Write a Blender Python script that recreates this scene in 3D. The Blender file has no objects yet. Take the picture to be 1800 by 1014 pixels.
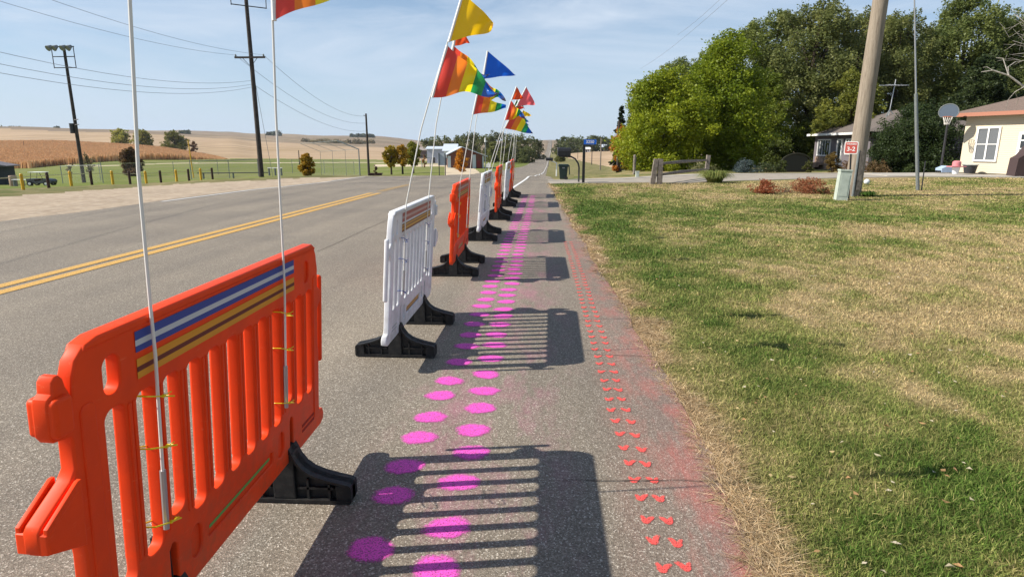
import bpy, math, random
import numpy as np
from mathutils import Vector, Matrix
R = math.radians
random.seed(7)
rng = np.random.default_rng(11)
SC = bpy.context.scene
COL = SC.collection

# ------------------------------------------------------------------ camera, world, sun, exposure
CH = 1.55
PITCH = 12.903; YAW = 3.043
cam_d = bpy.data.cameras.new('camera'); cam = bpy.data.objects.new('camera', cam_d); COL.objects.link(cam)
cam.location = (0, 0, CH); cam.rotation_euler = (R(90 - PITCH), 0, R(YAW))
cam_d.sensor_width = 36; cam_d.lens = 22.0; cam_d.clip_start = 0.05; cam_d.clip_end = 12000
SC.camera = cam
SUN_DIR = Vector((-1.18, -0.19, 1.0)).normalized()
SUN_EL = math.asin(SUN_DIR.z)
w = bpy.data.worlds.new('World'); SC.world = w; w.use_nodes = True
nt = w.node_tree; nt.nodes.clear()
wo = nt.nodes.new('ShaderNodeOutputWorld'); bg = nt.nodes.new('ShaderNodeBackground')
sky = nt.nodes.new('ShaderNodeTexSky'); sky.sky_type = 'NISHITA'; sky.sun_disc = False
sky.sun_elevation = SUN_EL; sky.sun_rotation = math.atan2(SUN_DIR.x, SUN_DIR.y)
sky.air_density = 1.0; sky.dust_density = 0.25; sky.ozone_density = 3.0; sky.altitude = 300
# thin cirrus, laid out over real sky directions
tc = nt.nodes.new('ShaderNodeTexCoord'); mp = nt.nodes.new('ShaderNodeMapping')
mp.inputs['Scale'].default_value = (1.0, 1.6, 5.5); mp.inputs['Rotation'].default_value = (0.12, 0.1, 0.3)
nz = nt.nodes.new('ShaderNodeTexNoise'); nz.inputs['Scale'].default_value = 2.3; nz.inputs['Detail'].default_value = 9
nz.inputs['Roughness'].default_value = 0.6; nz.inputs['Distortion'].default_value = 0.6
rp = nt.nodes.new('ShaderNodeValToRGB'); rp.color_ramp.elements[0].position = 0.41; rp.color_ramp.elements[1].position = 0.70
rp.color_ramp.elements[0].color = (0, 0, 0, 1); rp.color_ramp.elements[1].color = (0.85, 0.85, 0.85, 1)
mx = nt.nodes.new('ShaderNodeMix'); mx.data_type = 'RGBA'
hs = nt.nodes.new('ShaderNodeHueSaturation'); hs.inputs['Saturation'].default_value = 1.12; hs.inputs['Value'].default_value = 1.0
L = nt.links
L.new(tc.outputs['Generated'], mp.inputs['Vector']); L.new(mp.outputs['Vector'], nz.inputs['Vector'])
L.new(nz.outputs['Fac'], rp.inputs['Fac']); L.new(rp.outputs['Color'], mx.inputs[0])
L.new(sky.outputs['Color'], hs.inputs['Color']); L.new(hs.outputs['Color'], mx.inputs[6]); mx.inputs[7].default_value = (6.6, 7.3, 8.3, 1)
# pale haze band low over the horizon
sz = nt.nodes.new('ShaderNodeSeparateXYZ'); L.new(tc.outputs['Generated'], sz.inputs['Vector'])
hr = nt.nodes.new('ShaderNodeValToRGB'); L.new(sz.outputs['Z'], hr.inputs['Fac'])
hr.color_ramp.elements[0].position = 0.0; hr.color_ramp.elements[0].color = (.9, .9, .9, 1); hr.color_ramp.elements[1].position = .32; hr.color_ramp.elements[1].color = (0, 0, 0, 1)
hm = nt.nodes.new('ShaderNodeMix'); hm.data_type = 'RGBA'; L.new(hr.outputs['Color'], hm.inputs[0]); L.new(mx.outputs[2], hm.inputs[6]); hm.inputs[7].default_value = (5.0, 6.1, 7.5, 1)
L.new(hm.outputs[2], bg.inputs['Color']); bg.inputs['Strength'].default_value = 0.079
L.new(bg.outputs['Background'], wo.inputs['Surface'])
sun_d = bpy.data.lights.new('sun', 'SUN'); sun = bpy.data.objects.new('sun', sun_d); COL.objects.link(sun)
sun_d.energy = 4.9; sun_d.angle = R(0.5); sun_d.color = (1.0, 0.93, 0.82)
sun.rotation_euler = SUN_DIR.to_track_quat('Z', 'Y').to_euler()
SC.view_settings.view_transform = 'Standard'; SC.view_settings.look = 'None'; SC.view_settings.gamma = 1
SC.view_settings.exposure = 0.58
SC.render.engine = 'CYCLES'
SC.cycles.max_bounces = 6; SC.cycles.transparent_max_bounces = 12; SC.cycles.use_denoising = True

# ------------------------------------------------------------------ surveying helpers: sight lines of the camera to world points
_p, _y = R(PITCH), -R(YAW)
FW = np.array([math.sin(_y)*math.cos(_p), math.cos(_y)*math.cos(_p), -math.sin(_p)])
RT = np.array([math.cos(_y), -math.sin(_y), 0.0]); UP = np.cross(RT, FW)
HD = np.array([math.sin(_y), math.cos(_y)]); LT = np.array([math.cos(_y), -math.sin(_y)])
CAM = np.array([0, 0, CH])
def ray(px, py): return FW + RT*(px-900)/1100. - UP*(py-507)/1100.
def P(px, py, D): d = ray(px, py); return CAM + d*(D/(d[:2] @ HD))       # point at horizontal depth D
def PY(px, py, Yw): d = ray(px, py); return CAM + d*(Yw/d[1])
def G0(px, py): d = ray(px, py); return CAM + d*(-CH/d[2])

# ------------------------------------------------------------------ noise
_perm = rng.random((512, 512))
def vnoise(x, y):
    xi = np.floor(x).astype(int); yi = np.floor(y).astype(int); fx = x-xi; fy = y-yi
    fx = fx*fx*(3-2*fx); fy = fy*fy*(3-2*fy); a = _perm
    g = lambda i, j: a[(xi+i) % 512, (yi+j) % 512]
    return (g(0,0)*(1-fx)+g(1,0)*fx)*(1-fy) + (g(0,1)*(1-fx)+g(1,1)*fx)*fy
def fbm(x, y, o=4):
    s = 0; a = .5; n = 0
    for k in range(o): s = s + a*vnoise(x*2**k+17.3*k, y*2**k+5.1*k); n += a; a *= .5
    return s/n

# ------------------------------------------------------------------ terrain height
TU = [0, 200, 400, 455, 640, 760, 850, 960, 1060, 1150, 1400, 1800]
TD = [22, 34, 46, 60, 85, 120, 160, 250, 400, 560, 800, 1100, 1600, 2600, 3600]
TY = {  # sight heights of the ground along each bearing at those distances
0:   [None, 332, 328, 325, 318, 309, 302, 295, 262, 246, 233, 226.5, 227, 230, 234],
200: [None, 324.5,322, 319, 313, 303, 295, 284, 266, 253, 238, 231, 231, 232, 234],
400: [None, 315, 314, 311, 306, 299, 292, 283, 277, 265, 247, 243, 241, 234, 238],
455: [None, 313, 310, 308, 305, 298, 291, 284, 279, 269, 253, 247, 243, 236, 240],
640: [None, 310, 309.5,309,308, 302, 295, 287, 279, 271, 262, 257, 249, 240, 244],
760: [None, 310, 309, 308, 304, 298.5, 292, 285, 279, 273, 268, 262, 257, 250, 252],
850: [None, 310.5,309,307.5,304.5,299.5, 294, 287, 280, 274, 270, 265, 257, 251, 254],
960: [None, 310, 308.3,307, 304.8,302.5, 300, 290, 279, 272, 274, 268, 251, 249.5, 252],
1060:[None, 308, 307.5,306, 303, 298, 292, 284, 273, 267, 265, 262, 257, 251, 253],
1150:[None, 306.5,299,294, 286, 279, 272, 266, 262, 260, 258, 257, 256, 252, 254],
1400:[None, 306.4,299.5,292, 284, 275, 269, 264, 260, 258, 257, 256, 255, 254, 254],
1800:[None, 306.4,299.5,292, 284, 275, 269, 264, 260, 258, 257, 256, 255, 254, 254]}
TZ = np.array([[0.0 if v is None else CH-(v-255)/1128.*d for v, d in zip(TY[u], TD)] for u in TU])
TZ[:, 0] = 0.0
def uD(x, y):
    x = np.asarray(x, float); y = np.asarray(y, float)
    D = x*HD[0]+y*HD[1]; lat = x*LT[0]+y*LT[1]; r = np.hypot(x, y)
    De = np.maximum(D, r*0.62); return 900+1128*lat/np.maximum(De, .01), De
def gz(x, y):
    u, D = uD(x, y); u = np.clip(u, 0, 1799.9); Dc = np.clip(D, 22, 3599)
    iu = np.clip(np.searchsorted(TU, u, 'right')-1, 0, len(TU)-2); TUa = np.array(TU, float); TL = np.log(np.array(TD, float))
    fu = (u-TUa[iu])/(TUa[iu+1]-TUa[iu]); fu = fu*fu*(3-2*fu)
    l = np.log(Dc); il = np.clip(np.searchsorted(TL, l, 'right')-1, 0, len(TD)-2)
    fl = (l-TL[il])/(TL[il+1]-TL[il]); fl = .5*fl+.5*fl*fl*(3-2*fl)
    z = (TZ[iu, il]*(1-fl)+TZ[iu, il+1]*fl)*(1-fu) + (TZ[iu+1, il]*(1-fl)+TZ[iu+1, il+1]*fl)*fu
    k = np.clip((D-500)/1200, 0, 1)
    return z + k*(fbm(np.asarray(x)/220.+50, np.asarray(y)/220.+50, 4)-.5)*22
def gzf(x, y): return float(gz(np.array([x]), np.array([y]))[0])
def ipx(x, y, z):   # sight height of a world point
    vx = x*FW[0]+y*FW[1]+(z-CH)*FW[2]; vz = x*UP[0]+y*UP[1]+(z-CH)*UP[2]
    return 507-1100*vz/np.maximum(vx, .01)

# ------------------------------------------------------------------ object helpers
def setp(o, label=None, cat=None, group=None, kind=None):
    if label: o['label'] = label
    if cat: o['category'] = cat
    if group: o['group'] = group
    if kind: o['kind'] = kind
    return o
def empty(name, loc, label, cat, group=None, rz=0):
    o = bpy.data.objects.new(name, None); COL.objects.link(o); o.location = loc; o.rotation_euler = (0, 0, rz)
    o.empty_display_size = .2
    return setp(o, label, cat, group)
def mesh_np(name, V, F, mat, parent=None, mi=None, smooth=False, col=None, uv=None):
    """V (n,3); F list of index arrays, all of the same length, or an (m,k) array"""
    V = np.asarray(V, float); me = bpy.data.meshes.new(name)
    if isinstance(F, np.ndarray):
        m, k = F.shape
        me.vertices.add(len(V)); me.vertices.foreach_set('co', V.ravel())
        me.loops.add(m*k); me.loops.foreach_set('vertex_index', F.ravel().astype(np.int32))
        me.polygons.add(m); me.polygons.foreach_set('loop_start', np.arange(0, m*k, k, dtype=np.int32))
        me.update(calc_edges=True)
    else: me.from_pydata(V.tolist(), [], F)
    mats = mat if isinstance(mat, (list, tuple)) else [mat]
    for m_ in mats: me.materials.append(m_)
    if mi is not None: me.polygons.foreach_set('material_index', np.asarray(mi, np.int32))
    if smooth: me.polygons.foreach_set('use_smooth', np.ones(len(me.polygons), bool))
    if col is not None:
        a = me.color_attributes.new('Col', 'FLOAT_COLOR', 'POINT'); c = np.ones((len(V), 4)); c[:, :col.shape[1]] = col
        a.data.foreach_set('color', c.ravel())
    if uv is not None:
        l = me.uv_layers.new(name='UVMap'); idx = np.zeros(len(me.loops), np.int32); me.loops.foreach_get('vertex_index', idx)
        l.data.foreach_set('uv', np.asarray(uv, float)[idx].ravel())
    me.validate(); me.update()
    o = bpy.data.objects.new(name, me); COL.objects.link(o)
    if parent is not None: o.parent = parent
    return o
class MB:
    def __init__(s, M=None): s.V = []; s.F = []; s.I = []; s.M = M or Matrix.Identity(4); s.mi = 0
    def add(s, vs, fs):
        b = len(s.V); s.V += [tuple(s.M @ Vector(v)) for v in vs]; s.F += [tuple(i+b for i in f) for f in fs]; s.I += [s.mi]*len(fs); return s
    def box(s, c, d, rot=None, bev=0):
        hx, hy, hz = d[0]/2, d[1]/2, d[2]/2
        if bev <= 0:
            vs = [(x, y, z) for z in (-hz, hz) for y in (-hy, hy) for x in (-hx, hx)]
            fs = [(0,2,3,1), (4,5,7,6), (0,1,5,4), (1,3,7,5), (3,2,6,7), (2,0,4,6)]
        else:
            import bmesh
            bm = bmesh.new(); bmesh.ops.create_cube(bm, size=1)
            for v in bm.verts: v.co = (v.co.x*d[0], v.co.y*d[1], v.co.z*d[2])
            bmesh.ops.bevel(bm, geom=list(bm.edges), offset=bev, segments=2, affect='EDGES', profile=.7)
            bm.verts.index_update(); vs = [tuple(v.co) for v in bm.verts]; fs = [tuple(v.index for v in f.verts) for f in bm.faces]; bm.free()
        m = Matrix.Translation(c)
        if rot is not None: m = m @ rot.to_4x4()
        return s.add([m @ Vector(v) for v in vs], fs)
    def tube(s, pts, rad, n=8, cap=True):
        pts = [Vector(p) for p in pts]; rad = rad if isinstance(rad, (list, tuple)) else [rad]*len(pts)
        vs = []; fs = []; ref = None
        for i, p in enumerate(pts):
            t = (pts[min(i+1, len(pts)-1)]-pts[max(i-1, 0)]).normalized()
            if ref is None: ref = Vector((1, 0, 0)) if abs(t.x) < .8 else Vector((0, 1, 0))
            a = (ref - t*ref.dot(t)).normalized(); b = t.cross(a); ref = a
            for k in range(n):
                th = 2*math.pi*k/n; vs.append(p + (a*math.cos(th)+b*math.sin(th))*rad[i])
        for i in range(len(pts)-1):
            for k in range(n):
                k2 = (k+1) % n; fs.append((i*n+k, i*n+k2, (i+1)*n+k2, (i+1)*n+k))
        if cap: fs.append(tuple(range(n))[::-1]); fs.append(tuple((len(pts)-1)*n+k for k in range(n)))
        return s.add(vs, fs)
    def prism(s, poly, h0, h1, ax='z'):
        f = {'z': lambda a, b, h: (a, b, h), 'y': lambda a, b, h: (a, h, b), 'x': lambda a, b, h: (h, a, b)}[ax]
        n = len(poly); vs = [f(a, b, h0) for a, b in poly]+[f(a, b, h1) for a, b in poly]
        fs = [tuple(range(n))[::-1], tuple(range(n, 2*n))]+[(i, (i+1) % n, n+(i+1) % n, n+i) for i in range(n)]
        return s.add(vs, fs)
    def quad(s, *v): return s.add(v, [tuple(range(len(v)))])
    def build(s, name, mat, parent=None, smooth=False, **k):
        import bmesh
        me = bpy.data.meshes.new(name); me.from_pydata(s.V, [], s.F)
        for m_ in (mat if isinstance(mat, (list, tuple)) else [mat]): me.materials.append(m_)
        me.polygons.foreach_set('material_index', np.asarray(s.I, np.int32))
        bm = bmesh.new(); bm.from_mesh(me); bmesh.ops.recalc_face_normals(bm, faces=bm.faces)
        if smooth:
            for f in bm.faces: f.smooth = True
            for e in bm.edges:
                if len(e.link_faces) == 2 and e.calc_face_angle(0) > R(38): e.smooth = False
        bm.to_mesh(me); bm.free(); me.update()
        o = bpy.data.objects.new(name, me); COL.objects.link(o)
        if parent is not None: o.parent = parent
        if k: setp(o, **k)
        return o
def copy_tree(o, parent=None):
    c = o.copy(); COL.objects.link(c)
    if parent is not None: c.parent = parent
    for ch in list(o.children): copy_tree(ch, c)
    return c

# ------------------------------------------------------------------ materials
def mat(name, base=(.5,.5,.5), rough=.7, spec=.3, metal=0, noise=None, bump=None, sub=0, coords='Object'):
    """noise: (scale, color2, lo, hi, detail); bump: (scale, strength, distance)"""
    m = bpy.data.materials.new(name); m.use_nodes = True; n = m.node_tree.nodes; l = m.node_tree.links
    b = n['Principled BSDF']; b.inputs['Base Color'].default_value = (*base, 1); b.inputs['Roughness'].default_value = rough
    b.inputs['Specular IOR Level'].default_value = spec; b.inputs['Metallic'].default_value = metal
    tcn = n.new('ShaderNodeTexCoord')
    if noise:
        t = n.new('ShaderNodeTexNoise'); t.inputs['Scale'].default_value = noise[0]; t.inputs['Detail'].default_value = noise[4] if len(noise) > 4 else 5
        l.new(tcn.outputs[coords], t.inputs['Vector'])
        r = n.new('ShaderNodeValToRGB'); r.color_ramp.elements[0].position = noise[2]; r.color_ramp.elements[1].position = noise[3]
        r.color_ramp.elements[0].color = (*base, 1); r.color_ramp.elements[1].color = (*noise[1], 1)
        l.new(t.outputs['Fac'], r.inputs['Fac']); l.new(r.outputs['Color'], b.inputs['Base Color'])
    if bump:
        t = n.new('ShaderNodeTexNoise'); t.inputs['Scale'].default_value = bump[0]; t.inputs['Detail'].default_value = 6
        l.new(tcn.outputs[coords], t.inputs['Vector'])
        bu = n.new('ShaderNodeBump'); bu.inputs['Strength'].default_value = bump[1]; bu.inputs['Distance'].default_value = bump[2]
        l.new(t.outputs['Fac'], bu.inputs['Height']); l.new(bu.outputs['Normal'], b.inputs['Normal'])
    return m
def N(m, typ, **k):
    n = m.node_tree.nodes.new(typ)
    for a, v in k.items():
        if a in n.inputs: n.inputs[a].default_value = v
        else: setattr(n, a, v)
    return n
def ramp(m, src, stops, interp='LINEAR'):
    r = m.node_tree.nodes.new('ShaderNodeValToRGB'); cr = r.color_ramp; cr.interpolation = interp
    while len(cr.elements) < len(stops): cr.elements.new(.5)
    for e, (p, c) in zip(cr.elements, stops): e.position = p; e.color = (*c, 1) if len(c) == 3 else c
    m.node_tree.links.new(src, r.inputs['Fac']); return r.outputs['Color']
def mixc(m, fac, a, b, mode='MIX'):
    x = m.node_tree.nodes.new('ShaderNodeMix'); x.data_type = 'RGBA'; x.blend_type = mode; l = m.node_tree.links
    for i, v in ((0, fac), (6, a), (7, b)):
        if isinstance(v, (int, float)): x.inputs[i].default_value = v
        elif isinstance(v, tuple): x.inputs[i].default_value = (*v, 1)
        else: l.new(v, x.inputs[i])
    return x.outputs[2]
def noise_n(m, vec, scale, detail=4, rough=.5):
    t = N(m, 'ShaderNodeTexNoise'); t.inputs['Scale'].default_value = scale; t.inputs['Detail'].default_value = detail; t.inputs['Roughness'].default_value = rough
    m.node_tree.links.new(vec, t.inputs['Vector']); return t.outputs['Fac']

def asphalt():
    m = bpy.data.materials.new('asphalt'); m.use_nodes = True; n = m.node_tree.nodes; l = m.node_tree.links; b = n['Principled BSDF']
    v = N(m, 'ShaderNodeTexCoord').outputs['Object']
    vo = N(m, 'ShaderNodeTexVoronoi'); vo.inputs['Scale'].default_value = 175; l.new(v, vo.inputs['Vector'])
    sep = N(m, 'ShaderNodeSeparateColor'); l.new(vo.outputs['Color'], sep.inputs['Color'])
    stone = ramp(m, sep.outputs['Red'], [(0, (.10,.083,.063)), (.35, (.19,.161,.125)), (.74, (.26,.222,.174)), (.90, (.36,.315,.255)), (.98, (.60,.55,.47))])
    f2 = noise_n(m, v, 240, 3)
    c = mixc(m, ramp(m, f2, [(.35, (0,0,0)), (.65, (.6,.6,.6))]), stone, (.135,.114,.088))
    big = ramp(m, noise_n(m, v, .55, 5), [(.3, (.86,.86,.87)), (.7, (1.1,1.09,1.07))])
    c = mixc(m, 1.0, c, big, 'MULTIPLY')
    wear = N(m, 'ShaderNodeMapping'); wear.inputs['Scale'].default_value = (1.1, .035, 1); l.new(v, wear.inputs['Vector'])
    c = mixc(m, 1.0, c, ramp(m, noise_n(m, wear.outputs['Vector'], 1.3, 3), [(.3, (.85,.85,.86)), (.7, (1.12,1.12,1.1))]), 'MULTIPLY')
    c = mixc(m, ramp(m, noise_n(m, v, .35, 8, .65), [(.58, (0,0,0)), (.66, (.32,.32,.32))]), c, (.11,.098,.085))
    c = mixc(m, ramp(m, noise_n(m, v, 2.2, 6, .7), [(.66, (0,0,0)), (.74, (.35,.35,.35))]), c, (.09,.08,.07))
    # rose tint of sprayed paint drifted along the lawn edge of the path
    sx = N(m, 'ShaderNodeSeparateXYZ'); l.new(v, sx.inputs['Vector'])
    mr = N(m, 'ShaderNodeMapRange'); l.new(sx.outputs['X'], mr.inputs['Value'])
    mr.inputs['From Min'].default_value = .28; mr.inputs['From Max'].default_value = .78
    ms = N(m, 'ShaderNodeMapping'); ms.inputs['Scale'].default_value = (2.4, .8, 1); l.new(v, ms.inputs['Vector'])
    sp = ramp(m, noise_n(m, ms.outputs['Vector'], 2.0, 8, .72), [(.45, (0,0,0)), (.70, (.5,.5,.5))])
    yr = N(m, 'ShaderNodeMapRange'); l.new(sx.outputs['Y'], yr.inputs['Value']); yr.inputs['From Min'].default_value = 21; yr.inputs['From Max'].default_value = 18.5
    mm = N(m, 'ShaderNodeMath', operation='MULTIPLY'); l.new(mr.outputs['Result'], mm.inputs[0]); l.new(yr.outputs['Result'], mm.inputs[1])
    base = N(m, 'ShaderNodeMath', operation='MULTIPLY'); l.new(mm.outputs[0], base.inputs[0]); l.new(sp, base.inputs[1])
    c = mixc(m, base.outputs[0], c, (.62,.10,.08))
    lowf = N(m, 'ShaderNodeMath', operation='MULTIPLY'); l.new(mm.outputs[0], lowf.inputs[0]); lowf.inputs[1].default_value = .20
    c = mixc(m, lowf.outputs[0], c, (.24,.09,.10))
    # faint pink drift right of the dots
    dr = N(m, 'ShaderNodeMapRange'); l.new(sx.outputs['X'], dr.inputs['Value']); dr.inputs['From Min'].default_value = .32; dr.inputs['From Max'].default_value = -.12
    dr2 = N(m, 'ShaderNodeMapRange'); l.new(sx.outputs['X'], dr2.inputs['Value']); dr2.inputs['From Min'].default_value = -.95; dr2.inputs['From Max'].default_value = -.6
    d3 = N(m, 'ShaderNodeMath', operation='MULTIPLY'); l.new(dr.outputs['Result'], d3.inputs[0]); l.new(dr2.outputs['Result'], d3.inputs[1])
    d4 = N(m, 'ShaderNodeMath', operation='MULTIPLY'); l.new(d3.outputs[0], d4.inputs[0]); l.new(yr.outputs['Result'], d4.inputs[1])
    s2 = ramp(m, noise_n(m, ms.outputs['Vector'], 1.3, 7, .7), [(.47, (0,0,0)), (.80, (.38,.38,.38))])
    d5 = N(m, 'ShaderNodeMath', operation='MULTIPLY'); l.new(d4.outputs[0], d5.inputs[0]); l.new(s2, d5.inputs[1])
    c = mixc(m, d5.outputs[0], c, (.6,.12,.3))
    l.new(c, b.inputs['Base Color']); b.inputs['Roughness'].default_value = .82; b.inputs['Specular IOR Level'].default_value = .35
    bu = N(m, 'ShaderNodeBump'); bu.inputs['Strength'].default_value = .55; bu.inputs['Distance'].default_value = .004
    l.new(vo.outputs['Distance'], bu.inputs['Height']); l.new(bu.outputs['Normal'], b.inputs['Normal'])
    return m
def paint(name, col, wear=.35, scale=90, amt=.5):
    """road paint: a thin coat, its flecks missing where the stones were not covered"""
    m = bpy.data.materials.new(name); m.use_nodes = True; n = m.node_tree.nodes; l = m.node_tree.links; b = n['Principled BSDF']
    v = N(m, 'ShaderNodeTexCoord').outputs['Object']
    a = noise_n(m, v, scale, 5, .7)
    lo = wear
    al = ramp(m, a, [(lo-.06, (0,0,0)), (lo+.04, (1,1,1))])
    c = mixc(m, ramp(m, noise_n(m, v, 140, 3), [(.3, (0,0,0)), (.7, (amt,amt,amt))]), col, tuple(min(1, x*.62+.02) for x in col))
    l.new(c, b.inputs['Base Color']); l.new(al, b.inputs['Alpha']); b.inputs['Roughness'].default_value = .7
    return m
def spray(name, col):
    """soft-edged sprayed patch; uses the mesh's own UV radius for the ragged rim"""
    m = bpy.data.materials.new(name); m.use_nodes = True; n = m.node_tree.nodes; l = m.node_tree.links; b = n['Principled BSDF']
    tcn = N(m, 'ShaderNodeTexCoord'); sx = N(m, 'ShaderNodeSeparateXYZ'); l.new(tcn.outputs['UV'], sx.inputs['Vector'])
    v = tcn.outputs['Object']
    nz1 = noise_n(m, v, 130, 4, .7); nz2 = noise_n(m, v, 26, 3)
    ad = N(m, 'ShaderNodeMath', operation='MULTIPLY_ADD'); l.new(nz1, ad.inputs[0]); ad.inputs[1].default_value = .55; l.new(sx.outputs['X'], ad.inputs[2])
    ad2 = N(m, 'ShaderNodeMath', operation='MULTIPLY_ADD'); l.new(nz2, ad2.inputs[0]); ad2.inputs[1].default_value = .35; l.new(ad.outputs[0], ad2.inputs[2])
    al = ramp(m, ad2.outputs[0], [(.0, (.97,.97,.97)), (1.0, (.9,.9,.9)), ])
    mr = N(m, 'ShaderNodeMapRange'); l.new(ad2.outputs[0], mr.inputs['Value']); mr.inputs['From Min'].default_value = 1.44; mr.inputs['From Max'].default_value = 1.16
    mr.inputs['To Max'].default_value = .97
    holes = ramp(m, noise_n(m, v, 170, 3, .6), [(.36, (.15,.15,.15)), (.50, (1,1,1))])
    mu = N(m, 'ShaderNodeMath', operation='MULTIPLY'); l.new(mr.outputs['Result'], mu.inputs[0]); l.new(holes, mu.inputs[1])
    c = mixc(m, ramp(m, noise_n(m, v, 110, 3), [(.35, (0,0,0)), (.7, (.5,.5,.5))]), col, tuple(x*.6+.05 for x in col))
    l.new(c, b.inputs['Base Color']); l.new(mu.outputs[0], b.inputs['Alpha']); b.inputs['Roughness'].default_value = .75
    return m
def ground_mat(name, c1, c2, scale, c3=None, s3=None, bump=(30, .5, .02), stripes=None):
    m = bpy.data.materials.new(name); m.use_nodes = True; n = m.node_tree.nodes; l = m.node_tree.links; b = n['Principled BSDF']
    v = N(m, 'ShaderNodeTexCoord').outputs['Object']
    c = mixc(m, ramp(m, noise_n(m, v, scale, 7, .6), [(.35, (0,0,0)), (.65, (1,1,1))]), c1, c2)
    if c3: c = mixc(m, ramp(m, noise_n(m, v, s3, 5, .6), [(.45, (0,0,0)), (.7, (1,1,1))]), c, c3)
    if stripes:
        mp_ = N(m, 'ShaderNodeMapping'); mp_.inputs['Rotation'].default_value = (0, 0, stripes[0]); l.new(v, mp_.inputs['Vector'])
        wv = N(m, 'ShaderNodeTexWave'); wv.inputs['Scale'].default_value = stripes[1]; wv.inputs['Distortion'].default_value = 9; wv.inputs['Detail'].default_value = 3
        wv.inputs['Detail Scale'].default_value = stripes[3] if len(stripes) > 3 else .3
        l.new(mp_.outputs['Vector'], wv.inputs['Vector'])
        c = mixc(m, ramp(m, wv.outputs['Fac'], [(.35, (0,0,0)), (.8, (.7,.7,.7))]), c, stripes[2])
    l.new(c, b.inputs['Base Color']); b.inputs['Roughness'].default_value = .95; b.inputs['Specular IOR Level'].default_value = .1
    bu = N(m, 'ShaderNodeBump'); bu.inputs['Strength'].default_value = bump[1]; bu.inputs['Distance'].default_value = bump[2]
    l.new(noise_n(m, v, bump[0], 6, .7), bu.inputs['Height']); l.new(bu.outputs['Normal'], b.inputs['Normal'])
    return m
def col_mat(name, rough=.85, trans=0.0, fine=None, spec=.15):
    """colour comes from the mesh's own 'Col' attribute"""
    m = bpy.data.materials.new(name); m.use_nodes = True; n = m.node_tree.nodes; l = m.node_tree.links; b = n['Principled BSDF']
    a = N(m, 'ShaderNodeAttribute', attribute_name='Col'); c = a.outputs['Color']
    if fine:
        v = N(m, 'ShaderNodeTexCoord').outputs['Object']
        c = mixc(m, 1.0, c, ramp(m, noise_n(m, v, fine, 8, .75), [(.25, (.55,.55,.55)), (.75, (1.45,1.45,1.45))]), 'MULTIPLY')
    l.new(c, b.inputs['Base Color']); b.inputs['Roughness'].default_value = rough; b.inputs['Specular IOR Level'].default_value = spec
    if trans:
        t = N(m, 'ShaderNodeBsdfTranslucent'); l.new(c, t.inputs['Color']); x = N(m, 'ShaderNodeMixShader'); x.inputs[0].default_value = trans
        o = n['Material Output']; l.new(b.outputs[0], x.inputs[1]); l.new(t.outputs[0], x.inputs[2]); l.new(x.outputs[0], o.inputs['Surface'])
    return m

M = {}
M['asphalt'] = asphalt()
M['orange'] = mat('orange_plastic', (.90,.062,.006), .5, .22, noise=(9, (.78,.055,.008), .35, .7), bump=(60, .05, .004))
M['white_pl'] = mat('white_plastic', (.74,.74,.75), .42, .4, noise=(7, (.60,.60,.60), .45, .75), bump=(60, .05, .004))
M['rubber'] = mat('black_rubber', (.012,.012,.013), .55, .35, noise=(25, (.035,.033,.03), .45, .8), bump=(120, .25, .003))
M['pink'] = spray('magenta_spray_paint', (.84,.085,.54))
M['redp'] = spray('coral_spray_paint', (.86,.085,.07))
M['yellowp'] = paint('yellow_road_paint', (.66,.38,.08), .44)
M['whitep'] = paint('white_road_paint', (.72,.72,.70), .36)
M['faded'] = paint('worn_yellow_road_paint', (.45,.30,.12), .5)
M['tar'] = mat('tar_seal', (.035,.034,.034), .6, .4)
M['joint'] = mat('pavement_joint_dirt', (.06,.052,.045), .95, .1)
M['alu'] = mat('grey_metal', (.45,.46,.47), .4, .5, .7)
M['galv'] = mat('galvanized_steel', (.24,.26,.26), .6, .4, .4, noise=(20, (.18,.20,.20), .4, .7))
M['darkmetal'] = mat('dark_metal', (.05,.05,.055), .5, .4, .3)
M['black'] = mat('black_paint', (.014,.014,.015), .45, .4)
M['white'] = mat('white_paint', (.78,.78,.76), .5, .4)
M['fiber'] = mat('white_fibreglass', (.72,.71,.66), .35, .5)
M['wood'] = mat('weathered_wood', (.25,.195,.145), .9, .1, bump=(18, .5, .01))
M['darkwood'] = mat('dark_creosote_wood', (.075,.062,.055), .9, .15, noise=(6, (.045,.04,.038), .4, .7), bump=(18, .4, .01))
M['greywood'] = mat('grey_split_rail', (.26,.225,.19), .92, .1, noise=(9, (.13,.11,.09), .4, .7), bump=(20, .7, .01))
M['bark'] = mat('tree_bark', (.09,.07,.055), .95, .1, noise=(9, (.05,.04,.032), .4, .7), bump=(14, .8, .03))
M['palebark'] = mat('pale_bare_bark', (.42,.39,.35), .9, .1, noise=(9, (.25,.23,.2), .4, .7))
M['leaf'] = col_mat('leaves', .5, .45, spec=.25)
M['needle'] = col_mat('dense_foliage', .75, .1)
M['grass'] = col_mat('grass_blades', .7, .18)
M['soil'] = col_mat('lawn_ground', .95, 0, 24)
M['concrete'] = mat('concrete', (.43,.40,.35), .9, .2, noise=(3, (.36,.33,.29), .35, .7), bump=(60, .3, .004))
M['glass'] = mat('window_glass', (.035,.045,.055), .08, .6)
M['screen'] = mat('grey_window_screen', (.13,.14,.15), .45, .4)
M['shingle'] = mat('grey_shingles', (.17,.145,.13), .95, .1, noise=(14, (.11,.095,.085), .35, .7), bump=(22, .6, .02))
M['brownroof'] = mat('brown_shingles', (.20,.15,.125), .95, .1, noise=(14, (.13,.10,.085), .35, .7), bump=(22, .6, .02))
M['fascia'] = mat('salmon_fascia', (.38,.17,.115), .7, .2)
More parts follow.
